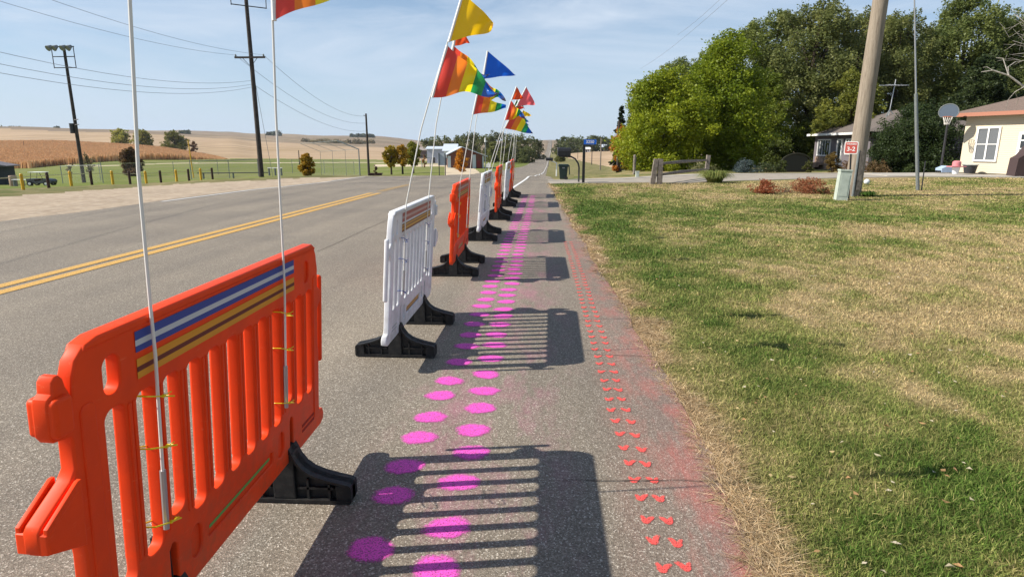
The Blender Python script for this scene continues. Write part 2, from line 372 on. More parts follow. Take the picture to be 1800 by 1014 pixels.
M['brick'] = mat('dark_red_brick', (.17,.075,.055), .9, .15, noise=(4, (.12,.06,.048), .4, .7))
M['steelroof'] = mat('pale_steel_roof', (.62,.68,.74), .4, .5, .2)
M['paleblue'] = mat('pale_blue_siding', (.48,.56,.58), .6, .3)
M['yellow'] = mat('yellow_enamel', (.70,.40,.02), .5, .4, noise=(5, (.55,.30,.02), .45, .8))
M['maroon'] = mat('brown_post_paint', (.055,.028,.022), .6, .3)
M['greenpl'] = mat('dark_green_plastic', (.012,.032,.028), .45, .4)
M['mint'] = mat('pale_green_enamel', (.48,.53,.46), .5, .35, noise=(6, (.38,.43,.37), .4, .7))
M['signred'] = mat('sign_red', (.50,.085,.065), .5, .4)
M['signblue'] = mat('sign_blue', (.01,.13,.62), .45, .4)
M['tie_y'] = mat('yellow_cable_tie', (.80,.62,.01), .4, .4)
M['tie_b'] = mat('blue_cable_tie', (.03,.08,.32), .4, .4)
M['tarpblue'] = mat('pale_blue_cloth', (.35,.45,.6), .7, .2)
M['toypink'] = mat('pink_plastic', (.60,.22,.24), .5, .4)
M['stone'] = mat('tan_stone', (.42,.30,.22), .9, .15, noise=(5, (.25,.17,.13), .35, .65), bump=(8, .8, .04))
M['slate'] = mat('slate_siding', (.16,.145,.16), .8, .2)
M['metalroof_dark'] = mat('dark_hut_roof', (.15,.14,.15), .7, .3)
M['net'] = mat('white_net', (.75,.72,.66), .8, .1)
M['rust'] = mat('rusty_orange_rim', (.45,.10,.03), .6, .3)

def stripes_mat(name, cols, uvax='Y', rough=.55, wear=0, metal=0):
    m = bpy.data.materials.new(name); m.use_nodes = True; n = m.node_tree.nodes; l = m.node_tree.links; b = n['Principled BSDF']
    tcn = N(m, 'ShaderNodeTexCoord'); sx = N(m, 'ShaderNodeSeparateXYZ'); l.new(tcn.outputs['UV'], sx.inputs['Vector'])
    k = len(cols); st = [(p, c) for p, c in cols]
    c = ramp(m, sx.outputs[uvax], st, 'CONSTANT')
    if wear:
        s = ramp(m, noise_n(m, tcn.outputs['Object'], 30, 6, .7), [(.45, (0,0,0)), (.7, (wear,wear,wear))])
        c = mixc(m, s, c, (.35,.25,.2))
    l.new(c, b.inputs['Base Color']); b.inputs['Roughness'].default_value = rough
    return m
BLUE=(.022,.055,.28); WHT=(.52,.54,.56); GLD=(.68,.28,.012); DRK=(.13,.015,.01); RED=(.5,.05,.03)
M['tape_blue'] = stripes_mat('blue_white_tape', [(0, BLUE), (.30, WHT), (.58, BLUE)])
M['tape_gold'] = stripes_mat('gold_maroon_tape', [(0, GLD), (.34, DRK), (.60, GLD)])
M['tape_dirty'] = stripes_mat('worn_red_tape', [(0, (.42,.11,.09)), (.34, (.55,.38,.34)), (.62, (.40,.10,.08))], wear=.55)
M['tape_gold2'] = stripes_mat('worn_gold_tape', [(0, (.20,.06,.03)), (.22, (.62,.36,.07)), (.5, (.24,.09,.05)), (.66, (.62,.36,.07)), (.86, (.22,.07,.04))], wear=.2)
M['tape_green'] = mat('green_strip', (.12,.36,.08), .5, .3)

def scuff(m, mark, dirt):
    n = m.node_tree.nodes; l = m.node_tree.links; b = n['Principled BSDF']; src = b.inputs['Base Color'].links[0].from_socket
    v = N(m, 'ShaderNodeTexCoord').outputs['Object']; mp_ = N(m, 'ShaderNodeMapping'); mp_.inputs['Scale'].default_value = (30, 6, 45); mp_.inputs['Rotation'].default_value = (.5, .2, .1); l.new(v, mp_.inputs['Vector'])
    c = mixc(m, ramp(m, noise_n(m, mp_.outputs['Vector'], 1.5, 8, .8), [(.60, (0,0,0)), (.68, (.55,.55,.55))]), src, mark)
    sx = N(m, 'ShaderNodeSeparateXYZ'); l.new(v, sx.inputs['Vector']); mr = N(m, 'ShaderNodeMapRange'); l.new(sx.outputs['Z'], mr.inputs['Value']); mr.inputs['From Min'].default_value = .62; mr.inputs['From Max'].default_value = .18
    mu = N(m, 'ShaderNodeMath', operation='MULTIPLY'); l.new(mr.outputs['Result'], mu.inputs[0]); l.new(ramp(m, noise_n(m, v, 11, 7, .75), [(.40, (0,0,0)), (.75, (.75,.75,.75))]), mu.inputs[1])
    l.new(mixc(m, mu.outputs[0], c, dirt), b.inputs['Base Color'])
scuff(M['orange'], (.90,.20,.08), (.30,.09,.04)); scuff(M['white_pl'], (.52,.50,.46), (.30,.26,.21))
# clapboard siding: horizontal laps from bump, plus a darker line coloured along each lap
def siding(name, c, pitch=.11):
    m = mat(name, c, .65, .25); n = m.node_tree.nodes; l = m.node_tree.links; b = n['Principled BSDF']
    sx = N(m, 'ShaderNodeSeparateXYZ'); l.new(N(m, 'ShaderNodeTexCoord').outputs['Object'], sx.inputs['Vector'])
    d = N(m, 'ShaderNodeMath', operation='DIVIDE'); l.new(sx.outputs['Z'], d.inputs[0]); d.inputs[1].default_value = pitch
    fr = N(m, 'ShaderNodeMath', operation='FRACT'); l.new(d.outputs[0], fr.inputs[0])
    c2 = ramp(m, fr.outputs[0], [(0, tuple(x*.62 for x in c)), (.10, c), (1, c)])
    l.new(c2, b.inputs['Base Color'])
    bu = N(m, 'ShaderNodeBump'); bu.inputs['Distance'].default_value = .02; bu.inputs['Strength'].default_value = .8
    bu.invert = True; l.new(fr.outputs[0], bu.inputs['Height']); l.new(bu.outputs['Normal'], b.inputs['Normal'])
    return m
M['cream'] = siding('cream_siding', (.62,.54,.40))
# wood grain along the pole
def polewood():
    m = M['wood']; n = m.node_tree.nodes; l = m.node_tree.links; b = n['Principled BSDF']
    v = N(m, 'ShaderNodeTexCoord').outputs['Object']; mp_ = N(m, 'ShaderNodeMapping'); mp_.inputs['Scale'].default_value = (14, 14, .9); l.new(v, mp_.inputs['Vector'])
    c = ramp(m, noise_n(m, mp_.outputs['Vector'], 1.6, 8, .75), [(.25, (.11,.085,.065)), (.5, (.27,.225,.175)), (.75, (.38,.325,.26))])
    l.new(c, b.inputs['Base Color'])
polewood()

# ------------------------------------------------------------------ ground
def road_edges(y):
    rt = np.interp(y, [-30, 0, 3.5, 5.7, 12, 19.6, 24, 27, 30.5, 36, 50, 158, 265, 560, 1500, 3200], [.86,.86,.85,.78,.57,.30,.17,.10,.4,.15,-.05,.25,1.1,3.6,12.3, 30])
    lf = np.interp(y, [-30, 0, 12.4, 20, 27.6, 34, 46, 158, 265, 560, 1500, 3200], [-11.5,-11.6,-11.3,-10.7,-10.1,-9.9,-9.6,-8.6,-7.2,-4.7,4,21])
    return lf, rt
def center_line(y): return np.interp(y, [-30, 0, 6.4, 20.5, 50, 158, 265, 560, 1500, 3200], [-6.6,-6.15,-5.96,-5.59,-5.2,-4.3,-3,-.5,8,26])

az_in = np.radians(np.arange(-50, 48.01, .14)); az_out = np.radians(np.arange(52, 306, 4.0))
az = np.concatenate([az_in, az_out]); nA = len(az)
rr = [0.25]
while rr[-1] < 3500: rr.append(rr[-1]*1.028 + .01)
rr = np.array(rr); nR = len(rr)
RRg, AZ = np.meshgrid(rr, az - R(YAW), indexing='ij')
X = RRg*np.sin(AZ); Yg = RRg*np.cos(AZ); Zg = gz(X, Yg)
LE, RE = road_edges(Yg)
wob = (fbm(X*1.4, Yg*1.4, 4)-.5)*.22
onroad = (X > LE+.35) & (X < RE-.22)
Zt = np.where(onroad & (Yg < 3200), Zg-.05-.0012*np.clip(Yg, 0, 1500), Zg)
side = X > (LE+RE)/2
U_, D_ = uD(X, Yg); YP = ipx(X, Yg, Zg)
inten = fbm(X/6.+9, Yg/6.+3, 4)
lawn_ok = side & (Yg < 60) & (X < 90)
def dryness(x, y):
    b = (fbm(x*.6+3, y*.5+8, 4)-.5)*1.5 + .5 + 1.1*(fbm(x*3.3, y*3.3, 3)-.5) - .06
    edge = x-np.interp(y, [0, 3.5, 5.7, 12, 19.6, 27], [.85,.85,.78,.57,.30,.17])
    straw = np.exp(-(np.clip(edge+ (fbm(x*2.6, y*2.6, 4)-.5)*.75, 0, 9)/.14)**2)
    green = np.exp(-((edge-.85)/.65)**2)
    d = b + .235 + .12*np.exp(-((y-9.5)/2.4)**2)*(x > 1.6) + .12*np.exp(-((y-5)/1.6)**2)*np.exp(-((x-3.2)/1.6)**2)
    d = d - .42*green - .26*np.exp(-((y-15.5)/3.0)**2) - .22*np.exp(-((y-2.7)/.9)**2)*np.exp(-((x-2.0)/1.0)**2) + .1*(y > 22)
    return np.clip(d, 0, 1), np.clip(straw, 0, 1)
GR = np.array([.085,.150,.024]); GY = np.array([.245,.25,.075]); DR = np.array([.47,.36,.19]); ST = np.array([.43,.30,.165])
def lawn_col(x, y, jitter=0):
    d, s = dryness(x, y); d = np.clip(d+jitter, 0, 1)[..., None]; s = np.clip(s + jitter*.6, 0, 1)[..., None]
    c = np.where(d < .5, GR*(1-d*2)+GY*d*2, GY*(2-2*d)+DR*(2*d-1))
    return c*(1-s)+ST*s
# land cover per cell: 0 lawn 1 gravel 2 playing field 3 roadside grass 4 stubble 5 far hills 6 corn ground 7 sand track
gv = np.interp(U_, [-300, 0, 100, 250, 400, 550, 700], [372, 346, 339, 328, 319.5, 313, 311])
corn_top = np.interp(U_, [-500, 0, 100, 200, 300, 380, 400], [250, 253, 252, 257, 265, 275, 280])
corn_base = np.interp(U_, [-500, 0, 50, 110, 220, 300, 400], [300, 297, 296, 290, 281.5, 281.5, 280])
Z1 = np.full(X.shape, 2)
Z1[(~side)] = 2
L_ = ~side
verge = L_ & (YP > np.interp(U_, [-300, 0, 200, 400, 560, 760], [345, 332, 325, 315, 309, 308.3]))
Z1[verge] = 3
Z1[L_ & (YP > gv+wob*10)] = 1
Z1[L_ & (D_ > 170) & (U_ < 400) & (YP < corn_base) & (YP >= corn_top)] = 6
Z1[L_ & (D_ > 170) & (YP < np.where(U_ < 400, corn_top, np.interp(U_, [400, 640, 780, 960], [279, 280.5, 284, 284])))] = 4
Z1[L_ & (D_ > 900)] = 5
Z1[L_ & (D_ > 60) & (D_ < 400) & (U_ > 95) & (U_ < 850) & (np.abs(YP-np.interp(U_, [95, 150, 300, 500, 640, 850], [289, 293, 287.5, 286.5, 286, 289])) < .55)] = 7
Z1[L_ & (U_ > 655) & (U_ < 800) & (YP < 293.5) & (YP > 289.5) & (D_ < 400)] = 7
Z1[L_ & (U_ > 778) & (U_ < 826+ (YP-292)*1.3) & (YP < 309.5) & (YP > 291) & (D_ > 34)] = 7
R_ = side
Z1[R_] = 3
Z1[R_ & (D_ > 95) & (U_ > 998) & (YP < 283+(U_-1018)*.21) & (YP > 262)] = 4
Z1[R_ & (D_ > 1000)] = 5
Z1[R_ & (D_ < 60) & (U_ > 1010)] = 0
Z1[R_ & (D_ < 31.5)] = 0
Z1[(D_ < 0)] = np.where(X[(D_ < 0)] > .8, 0, 1)
names = {0: 'lawn', 1: 'gravel_verge', 2: 'playing_field', 3: 'roadside_grass', 4: 'stubble_field', 5: 'distant_hills', 6: 'cornfield_ground', 7: 'dirt_track'}
M['gravel'] = ground_mat('dirt_gravel', (.40,.32,.235), (.30,.235,.17), .9, (.46,.38,.29), 5, (40, .6, .02))
M['field'] = ground_mat('mown_grass', (.115,.148,.028), (.175,.19,.05), .10, (.19,.18,.08), .04, (8, .4, .03))
M['rough'] = ground_mat('rough_verge_grass', (.16,.145,.06), (.10,.115,.035), .35, (.28,.22,.12), .8, (10, .8, .05))
M['stubble'] = ground_mat('tan_stubble', (.50,.37,.245), (.40,.29,.19), .02, (.34,.25,.14), .006, (1.5, .5, .1), stripes=(R(66), .010, (.27,.19,.12), .5))
M['hill'] = ground_mat('far_field', (.28,.20,.15), (.19,.155,.10), .006, (.37,.28,.19), .003, (.3, .5, .5), stripes=(R(75), .006, (.15,.125,.08)))
M['cornsoil'] = ground_mat('corn_soil', (.42,.26,.13), (.33,.2,.10), .5)
M['sand'] = ground_mat('pale_dirt', (.55,.46,.33), (.45,.37,.26), .3)
zm = {0: M['soil'], 1: M['gravel'], 2: M['field'], 3: M['rough'], 4: M['stubble'], 5: M['hill'], 6: M['cornsoil'], 7: M['sand']}
VV = np.stack([X, Yg, Zt], -1).reshape(-1, 3)
ii, jj = np.meshgrid(np.arange(nR-1), np.arange(nA), indexing='ij'); j2 = (jj+1) % nA
FF = np.stack([ii*nA+jj, ii*nA+j2, (ii+1)*nA+j2, (ii+1)*nA+jj], -1).reshape(-1, 4)[:, ::-1]
ZF = Z1[:-1, :].reshape(-1)
for z_, nm in names.items():
    f = FF[ZF == z_]
    if len(f) == 0: continue
    used, inv = np.unique(f, return_inverse=True)
    v = VV[used]; f2 = inv.reshape(f.shape)
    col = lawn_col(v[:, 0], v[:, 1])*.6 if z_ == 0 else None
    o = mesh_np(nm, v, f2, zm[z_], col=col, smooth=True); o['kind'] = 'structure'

# road sheet (with the walking path along its right side)
ys = np.concatenate([np.arange(-12, 34, .25), np.arange(34, 160, 2.), np.arange(160, 700, 6.), np.arange(700, 3000, 15.)])
LEr, REr = road_edges(ys); ks = np.linspace(0, 1, 30)
rv = []
for y, a, b in zip(ys, LEr, REr):
    wv_ = (vnoise(np.array([y*3.]), np.array([.5]))[0]-.5)*.08 + (vnoise(np.array([y*.8]), np.array([8.5]))[0]-.5)*.09
    for k in ks:
        x = a+(b-a)*k + (wv_ if k == 1 else 0) + ((vnoise(np.array([y*.7]), np.array([3.5]))[0]-.5)*.5 if k == 0 else 0)
        rv.append((x, y))
rv = np.array(rv); zz = gz(rv[:, 0], rv[:, 1]) + .006 + .0001*np.clip(rv[:, 1]-20, 0, 900)
n0 = len(ks); I, J = np.meshgrid(np.arange(len(ys)-1), np.arange(n0-1), indexing='ij')
rf = np.stack([I*n0+J, I*n0+J+1, (I+1)*n0+J+1, (I+1)*n0+J], -1).reshape(-1, 4)
road = mesh_np('road', np.column_stack([rv, zz]), rf, M['asphalt'], smooth=True); road['kind'] = 'structure'
def ribbon(name, xs, ys_, wd, mt, dz=.012, label=None, parent=road):
    v = []
    for x, y in zip(xs, ys_):
        for s in (-.5, .5):
            v.append((x+s*wd, y, gzf(x+s*wd, y)+dz+.0001*max(0, min(900, y-20))+.0008*max(0, y-24)))
    f = np.array([[2*i, 2*i+1, 2*i+3, 2*i+2] for i in range(len(xs)-1)])
    o = mesh_np(name, v, f, mt, parent=parent)
    if label: o['label'] = label
    return o
yy = np.arange(-8, 20.6, .5)
ribbon('center_line', center_line(yy)-.135, yy, .16, M['yellowp'], label='left stripe of the double yellow centre line')
ribbon('center_line', center_line(yy)+.135, yy, .16, M['yellowp'], label='right stripe of the double yellow centre line')
yy = np.arange(21.2, 26, .5); ribbon('center_line', center_line(yy)-.05, yy, .3, M['faded'], label='worn faded end of the yellow centre line')
yy = np.concatenate([np.arange(20.5, 34, .5), np.arange(34, 160, 4), np.arange(160, 560, 10), np.arange(1150, 1500, 20)])
erx = lambda y: np.interp(y, [20, 24, 31, 45, 80, 158, 265, 560, 1500], [-1.3,-1.2,-.97,-.68,-.5,-.3,.6,3.1,11.8])
ribbon('edge_line', erx(yy), yy, .11, M['whitep'], .014, 'white edge line on the right of the road')
yy = np.arange(17.0, 46, .5); ribbon('edge_line', road_edges(yy)[0]+.25, yy, .10, M['whitep'], .014, 'white edge line on the left of the road')
def crackline(pts, wd, mt, name, nseg=14, am=.04):
    xs, ys2 = [], []
    v = []; f = []
    for (a, b) in zip(pts[:-1], pts[1:]):
        for i in range(nseg+1):
            t = i/nseg; x = a[0]+(b[0]-a[0])*t; y = a[1]+(b[1]-a[1])*t
            dx, dy = b[0]-a[0], b[1]-a[1]; L0 = math.hypot(dx, dy)
            jx = random.uniform(-am, am)
            x += -dy/L0*jx; y += dx/L0*jx; w2 = wd*random.uniform(.4, 1)/2
            z = gzf(x, y)+.011+.0001*max(0, y-20)
            v += [(x-dy/L0*w2, y+dx/L0*w2, z), (x+dy/L0*w2, y-dx/L0*w2, z)]
            if i: n_ = len(v); f.append([n_-4, n_-2, n_-1, n_-3])
    return mesh_np(name, v, np.array(f), mt, parent=road)
crackline([(.1, 2.69), (.83, 2.72)], .008, M['joint'], 'pavement_joint', am=.006)
crackline([(.33, 4.53), (.83, 4.5)], .008, M['joint'], 'pavement_joint', am=.006)
for a, b, wd in (((-8.5,26.5),(-4.6,27.4),.12), ((-4.6,27.4),(-1.5,27),.10), ((-7.4,30),(-4.5,29.2),.16), ((-6.2,22.6),(-3.0,23.6),.06), ((-3.9,24.6),(-1.8,22.0),.05), ((-9.3,32),(-2,32.8),.2),
                ((-3.4,9),(-3.2,21),.010), ((-4.4,12.4),(-2.0,12.9),.010)):
    crackline([a, b], wd, M['tar'] if wd > .04 else M['joint'], 'tar_seam', am=.05)

# painted dots and hoof prints, children of the road
def blob(name, x, y, rx, ry, mt, ang=0, shape=None, n=28, seed=0):
    rs = np.random.default_rng(seed); v = [(x, y, .0095)]; uv = [(0, 0)]
    ph = rs.uniform(0, 6.28, 3)
    rings = [(.5, .5), (.8, .8), (1.0, 1.0), (1.14, 1.2)]
    for rr_, q in rings:
        for k in range(n):
            th = 2*math.pi*k/n
            r_ = shape(th) if shape else 1+.04*math.sin(2*th+ph[0])+.03*math.sin(3*th+ph[1])+.02*math.sin(5*th+ph[2])
            a, b = rx*r_*rr_*math.cos(th), ry*r_*rr_*math.sin(th)
            v.append((x+a*math.cos(ang)-b*math.sin(ang), y+a*math.sin(ang)+b*math.cos(ang), .0095)); uv.append((q, 0))
    f = [[0, 1+k, 1+(k+1) % n] for k in range(n)]
    f += [[1+i*n+k, 1+(i+1)*n+k, 1+(i+1)*n+(k+1) % n, 1+i*n+(k+1) % n] for i in range(len(rings)-1) for k in range(n)]
    return mesh_np(name, v, f, mt, parent=road, uv=np.array(uv))
L1 = [2.129, 2.516, 2.778, 3.091, 3.353, 3.676, 3.93, 4.305, 4.674, 4.97, 5.3, 5.62, 5.93]
R1 = [1.74, 2.025, 2.286, 2.643, 2.939, 3.197, 3.497, 3.765, 4.063, 4.391, 4.716, 4.989, 5.294, 5.57, 5.82]
while L1[-1] < 19.3: L1.append(L1[-1]+random.uniform(.26, .33)*(1+max(0, L1[-1]-9)*.06))
while R1[-1] < 19.3: R1.append(R1[-1]+random.uniform(.26, .31)*(1+max(0, R1[-1]-9)*.06))
LX = lambda y: np.interp(y, [2, 3, 3.9, 4.7, 8, 20], [-.667,-.67,-.643,-.607,-.60,-.62])
k = 0
for y in L1: blob('painted_dot', LX(y)+random.uniform(-.012,.012), y, .107, .085, M['pink'], random.uniform(-.3,.3), seed=k); k += 1
for y in R1: blob('painted_dot', -.383+random.uniform(-.015,.015), y, .107, .085, M['pink'], random.uniform(-.3,.3), seed=k); k += 1
def hoof(side_):
    t1, t2 = math.pi/2+side_*-.95, math.pi/2+side_*.75
    def f(th):
        g = lambda c, w_: math.exp(-(((th-c+math.pi) % (2*math.pi)-math.pi)/w_)**2)
        return .68+.72*g(t1, .40)+.42*g(t2, .36)-.42*g(math.pi/2, .34)
    return f
hy = [1.95+.0, 2.079, 2.235, 2.385, 2.55, 2.713, 2.864, 3.019, 3.183, 3.35, 3.506]
hy = hy[:1]+hy[1:]
while len(hy) < 50: hy.append(hy[-1]+.162*(1+max(0, hy[-1]-7)*.08))
hy = [h_ for h_ in hy if h_ < 19.4]
for i, y in enumerate(hy):
    xl = float(np.interp(y, [2, 3.5, 8, 19], [.456, .407, .36, .18])); 
    for s, x in ((-1, xl), (1, xl+.09+ (0 if y < 4 else .01))):
        o = blob('hoof_print', x+random.uniform(-.004,.004), y+random.uniform(-.008,.008), .034, .042, M['redp'], random.uniform(-.2,.2), shape=hoof(-s), n=48, seed=i)

# driveway and slabs
def slab(name, poly, mt, dz=.02, thick=.1, sub=10):
    mb = MB(); pts = []
    for (a, b) in zip(poly, poly[1:]+poly[:1]):
        for i in range(sub): t = i/sub; pts.append((a[0]+(b[0]-a[0])*t, a[1]+(b[1]-a[1])*t))
    top = [(x, y, gzf(x, y)+dz) for x, y in pts]; n = len(pts); bot = [(x, y, z-thick) for x, y, z in top]
    mb.add(top+bot, [tuple(range(n))]+[(i, (i+1) % n, n+(i+1) % n, n+i) for i in range(n)])
    o = mb.build(name, mt); o['kind'] = 'structure'; return o
M['drive'] = mat('worn_driveway_asphalt', (.34,.305,.255), .9, .2, noise=(2.5, (.27,.24,.20), .35, .7), bump=(50, .4, .01))
def xyl(*q_): return [tuple(float(c) for c in XYe(px, D)) for px, D in q_]
def XYe(px, D): p_ = P(px, 255, D); return (p_[0], p_[1])
slab('driveway', xyl((968, 26.6), (1100, 26.8), (1220, 26.5), (1289, 27.8), (1473, 30.3), (1800, 33.5), (1800, 36.9), (1473, 35.4), (1289, 33.6), (1220, 32.8), (1100, 29.6), (964, 29.2)), M['drive'], .02)
slab('concrete_apron', xyl((964, 29.25), (1100, 29.65), (1220, 32.85), (1289, 33.65), (1473, 35.45), (1800, 36.95), (1800, 38.2), (1473, 36.5), (1289, 35.0), (1220, 34.1), (1100, 30.6), (964, 29.7)), M['concrete'], .035)
slab('garage_slab', [(17.2, 33.0), (23.6, 31.6), (30, 27), (30, 41), (17.2, 36.2)], M['concrete'], .05)

# ------------------------------------------------------------------ barricades
def rrect(cx, cz, w_, h_, r, n=5):
    pts = []
    for (sx, sz, a0) in ((1, 1, 0), (-1, 1, 90), (-1, -1, 180), (1, -1, 270)):
        for k in range(n+1):
            a = R(a0+90*k/n); pts.append((cx+sx*(w_/2-r)+r*math.cos(a), cz+sz*(h_/2-r)+r*math.sin(a)))
    return pts
def curve_plate(loops, half, bev, off=True):
    cu = bpy.data.curves.new('tmp', 'CURVE'); cu.dimensions = '2D'; cu.fill_mode = 'BOTH'
    cu.extrude = half-bev; cu.bevel_depth = bev; cu.bevel_resolution = 3; cu.offset = -bev if off else 0
    for lp in loops:
        s = cu.splines.new('POLY'); s.points.add(len(lp)-1)
        for p_, q in zip(s.points, lp): p_.co = (q[0], q[1], 0, 1)
        s.use_cyclic_u = True
    o = bpy.data.objects.new('tmp', cu); COL.objects.link(o)
    dg = bpy.context.evaluated_depsgraph_get(); me = bpy.data.meshes.new_from_object(o.evaluated_get(dg))
    bpy.data.objects.remove(o); bpy.data.curves.remove(cu); return me
def panel_mesh():
    """barricade panel in (u along its length, z up) -> mesh with x = out of the face, y = u"""
    out = [(-.775,.235), (-.74,.20), (-.458,.20), (-.458,.385), (-.446,.40), (-.434,.40), (-.422,.385), (-.422,.20),
           (.427,.20), (.427,.385), (.437,.40), (.449,.40), (.459,.385), (.459,.20), (.80,.20), (.838,.215), (.845,.245), (.83,.275), (.79,.285), (.782,.31),
           (.782,.60), (.772,.62), (.772,.80), (.79,.82), (.81,.83), (.81,.885), (.79,.90), (.772,.91), (.772,1.0), (.762,1.03), (.757,1.06), (.735,1.098), (.70,1.118),
           (-.68,1.118), (-.72,1.108), (-.752,1.08), (-.765,1.045), (-.77,1.005), (-.785,1.035), (-.79,1.055), (-.80,1.066), (-.812,1.066), (-.822,1.055), (-.824,1.03),
           (-.838,1.022), (-.842,1.01), (-.842,.935), (-.832,.92), (-.785,.91), (-.782,.90), (-.782,.83), (-.80,.808),
           (-.892,.755), (-.902,.742), (-.902,.695), (-.892,.683), (-.78,.635), (-.775,.60)]
    loops = [out]
    for i in range(12):
        u0 = -.674+.1182*i; zb = .425; 
        if i == 2 or i == 9: zb = .478
        if i in (0,): zb = .40
        w_ = .076
        loops.append(rrect(u0+w_/2, (zb+.918)/2, w_, .918-zb, .028))
    loops.append(rrect(-.638, 1.005, .058, .098, .026))
    loops.append(rrect(.635, 1.005, .055, .098, .026))
    loops.append(rrect(-.32, .325, .06, .11, .029)); loops.append(rrect(.33, .325, .06, .11, .029))
    loops.append(rrect(0, .312, .50, .05, .012))
    me = curve_plate(loops, .019, .006)
    import bmesh
    bm = bmesh.new(); bm.from_mesh(me)
    def addm(m2, dz=0):
        t = bmesh.new(); t.from_mesh(m2)
        for v in t.verts: v.co.z += dz
        m3 = bpy.data.meshes.new('t'); t.to_mesh(m3); t.free(); bm.from_mesh(m3)
    # recess floors (thinner than the panel), far hole is only a recess
    for lp in (rrect(.635, 1.005, .08, .12, .03), rrect(-.32, .325, .08, .13, .03), rrect(.33, .325, .08, .13, .03), rrect(0, .312, .52, .07, .012)):
        addm(curve_plate([lp], .009, .002))
    # thick rounded top rail
    addm(curve_plate([[(-.68,1.119), (.70,1.119), (.735,1.099), (.735,1.094), (-.73,1.094), (-.72,1.109)]], .024, .007))
    # raised centre rib down each slat and stile
    for i in range(11):
        c = -.674+.1182*i+.076+.0211
        for q_ in (-.0088, .0088): addm(curve_plate([rrect(c+q_, .68, .0125, .46, .006)], .0235, .003))
    for c in (-.73, .735): addm(curve_plate([rrect(c, .62, .05, .70, .02)], .023, .004))
    # hinge rod on the far edge and socket lug on the near edge
    addm(curve_plate([rrect(.833, .735, .026, .43, .012)], .015, .011))
    addm(curve_plate([rrect(.815, .86, .05, .04, .01)], .014, .006))
    addm(curve_plate([rrect(-.812, .975, .055, .09, .012)], .034, .009))
    pk_ = [(-.79,.812), (-.80,.812), (-.898,.752), (-.898,.695), (-.79,.645)]
    for q_ in (-.031, .031): addm(curve_plate([pk_], .0055, .002), q_)
    addm(curve_plate([[(-.79,.797), (-.80,.797), (-.901,.738), (-.901,.692), (-.79,.642)]], .0375, .006))
    me2 = bpy.data.meshes.new('panel')
    for v in bm.verts: v.co = Vector((v.co.z, v.co.x, v.co.y))
    bmesh.ops.recalc_face_normals(bm, faces=bm.faces)
    for f in bm.faces: f.smooth = True
    for e in bm.edges:
        if len(e.link_faces) == 2 and e.calc_face_angle(0) > R(40): e.smooth = False
    bm.to_mesh(me2); bm.free(); return me2
PANEL = panel_mesh()
def foot_mb():
    half = [(.026,.262), (.034,.258), (.045,.235), (.06,.20), (.085,.165), (.12,.138), (.17,.118), (.23,.102), (.285,.090), (.297,.082), (.30,.07), (.30,.012), (.294,.0)]
    prof = [(-x, z) for x, z in reversed(half)] + half
    mb = MB()
    mb.prism(prof, -.018, .018, 'y')                                  # web
    # top flange following the outline, and base flange
    outer = prof; n = len(outer)
    inner = []
    for i, (x, z) in enumerate(outer):
        a = Vector(outer[max(i-1, 0)]); b = Vector(outer[min(i+1, n-1)]); t = (b-a).normalized(); nn = Vector((t.y, -t.x))
        inner.append((x+nn.x*.011, z+nn.y*.011))
    for i in range(n-1):
        mb.prism([outer[i], outer[i+1], inner[i+1], inner[i]], -.045, .045, 'y')
    mb.box((0, 0, .0075), (.586, .092, .015))
    mb.box((0, 0, .125), (.10, .078, .22), bev=.006)                  # centre block
    for s in (-1, 1):
        mb.box((s*.14, 0, .066), (.16, .07, .010)); mb.box((s*.105, 0, .06), (.010, .07, .10)); mb.box((s*.20, 0, .05), (.010, .07, .075))
        mb.box((s*.262, 0, .045), (.06, .082, .074), bev=.005)
    mb.box((0, 0, .32), (.044, .020, .17))                            # stem that stands in the panel slot
    return mb
FOOT = foot_mb()
def strip(name, u0, u1, z0, z1, x, mt, parent):
    o = mesh_np(name, [(x, u0, z0), (x, u1, z0), (x, u1, z1), (x, u0, z1)], np.array([[0, 1, 2, 3] if x > 0 else [3, 2, 1, 0]]), mt, parent=parent, uv=np.array([(0, 0), (1, 0), (1, 1), (0, 1)]))
    return o
def barricade(yc, xc, lean, colr, label, yaw=0, flip=False):
    root = empty('traffic_barricade', (xc, yc, 0), label, 'barricade', 'plastic barricades in a row along the walking path', yaw+(math.pi if flip else 0))
    ln = -lean if flip else lean
    pm = PANEL.copy(); pm.materials.append(M['orange'] if colr == 'orange' else M['white_pl'])
    pn = bpy.data.objects.new('panel', pm); COL.objects.link(pn); pn.parent = root; pn.rotation_euler = (0, R(ln), 0)
    for u in (-.44, .443):
        f = FOOT.build('foot', M['rubber'], root, smooth=False); f.location = (0, u, .012)
    for s in (1, -1):
        x = s*.0206
        if colr == 'orange' and yc < 3:
            strip('reflective_strip', -.545, .495, 1.030, 1.086, x, M['tape_blue'], pn); strip('reflective_strip', -.545, .495, .958, 1.012, x, M['tape_gold'], pn)
            o = strip('green_strip', -.23, .235, .306, .318, s*.0100, M['tape_green'], pn)
        else:
            strip('reflective_strip', -.545, .495, 1.022, 1.086, x, M['tape_dirty'], pn); strip('reflective_strip', -.545, .495, .95, 1.008, x, M['tape_gold2'], pn)
            strip('lower_strip', -.24, .24, .29, .333, s*.0100, M['tape_gold2'], pn)
    # moulded maker's plate: small raised strokes
    mb = MB(); rs = random.Random(4)
    for row, zz_ in enumerate((.30, .275)):
        u = .565
        while u < .715:
            wd = rs.uniform(.006, .012); mb.box((.0195 if not flip else -.0195, u, zz_), (.002, wd, .013)); u += wd+.005
    t = mb.build('moulded_lettering', mat('moulded_'+colr, (.35,.02,.01) if colr == 'orange' else (.45,.45,.45), .6), pn)
    return root
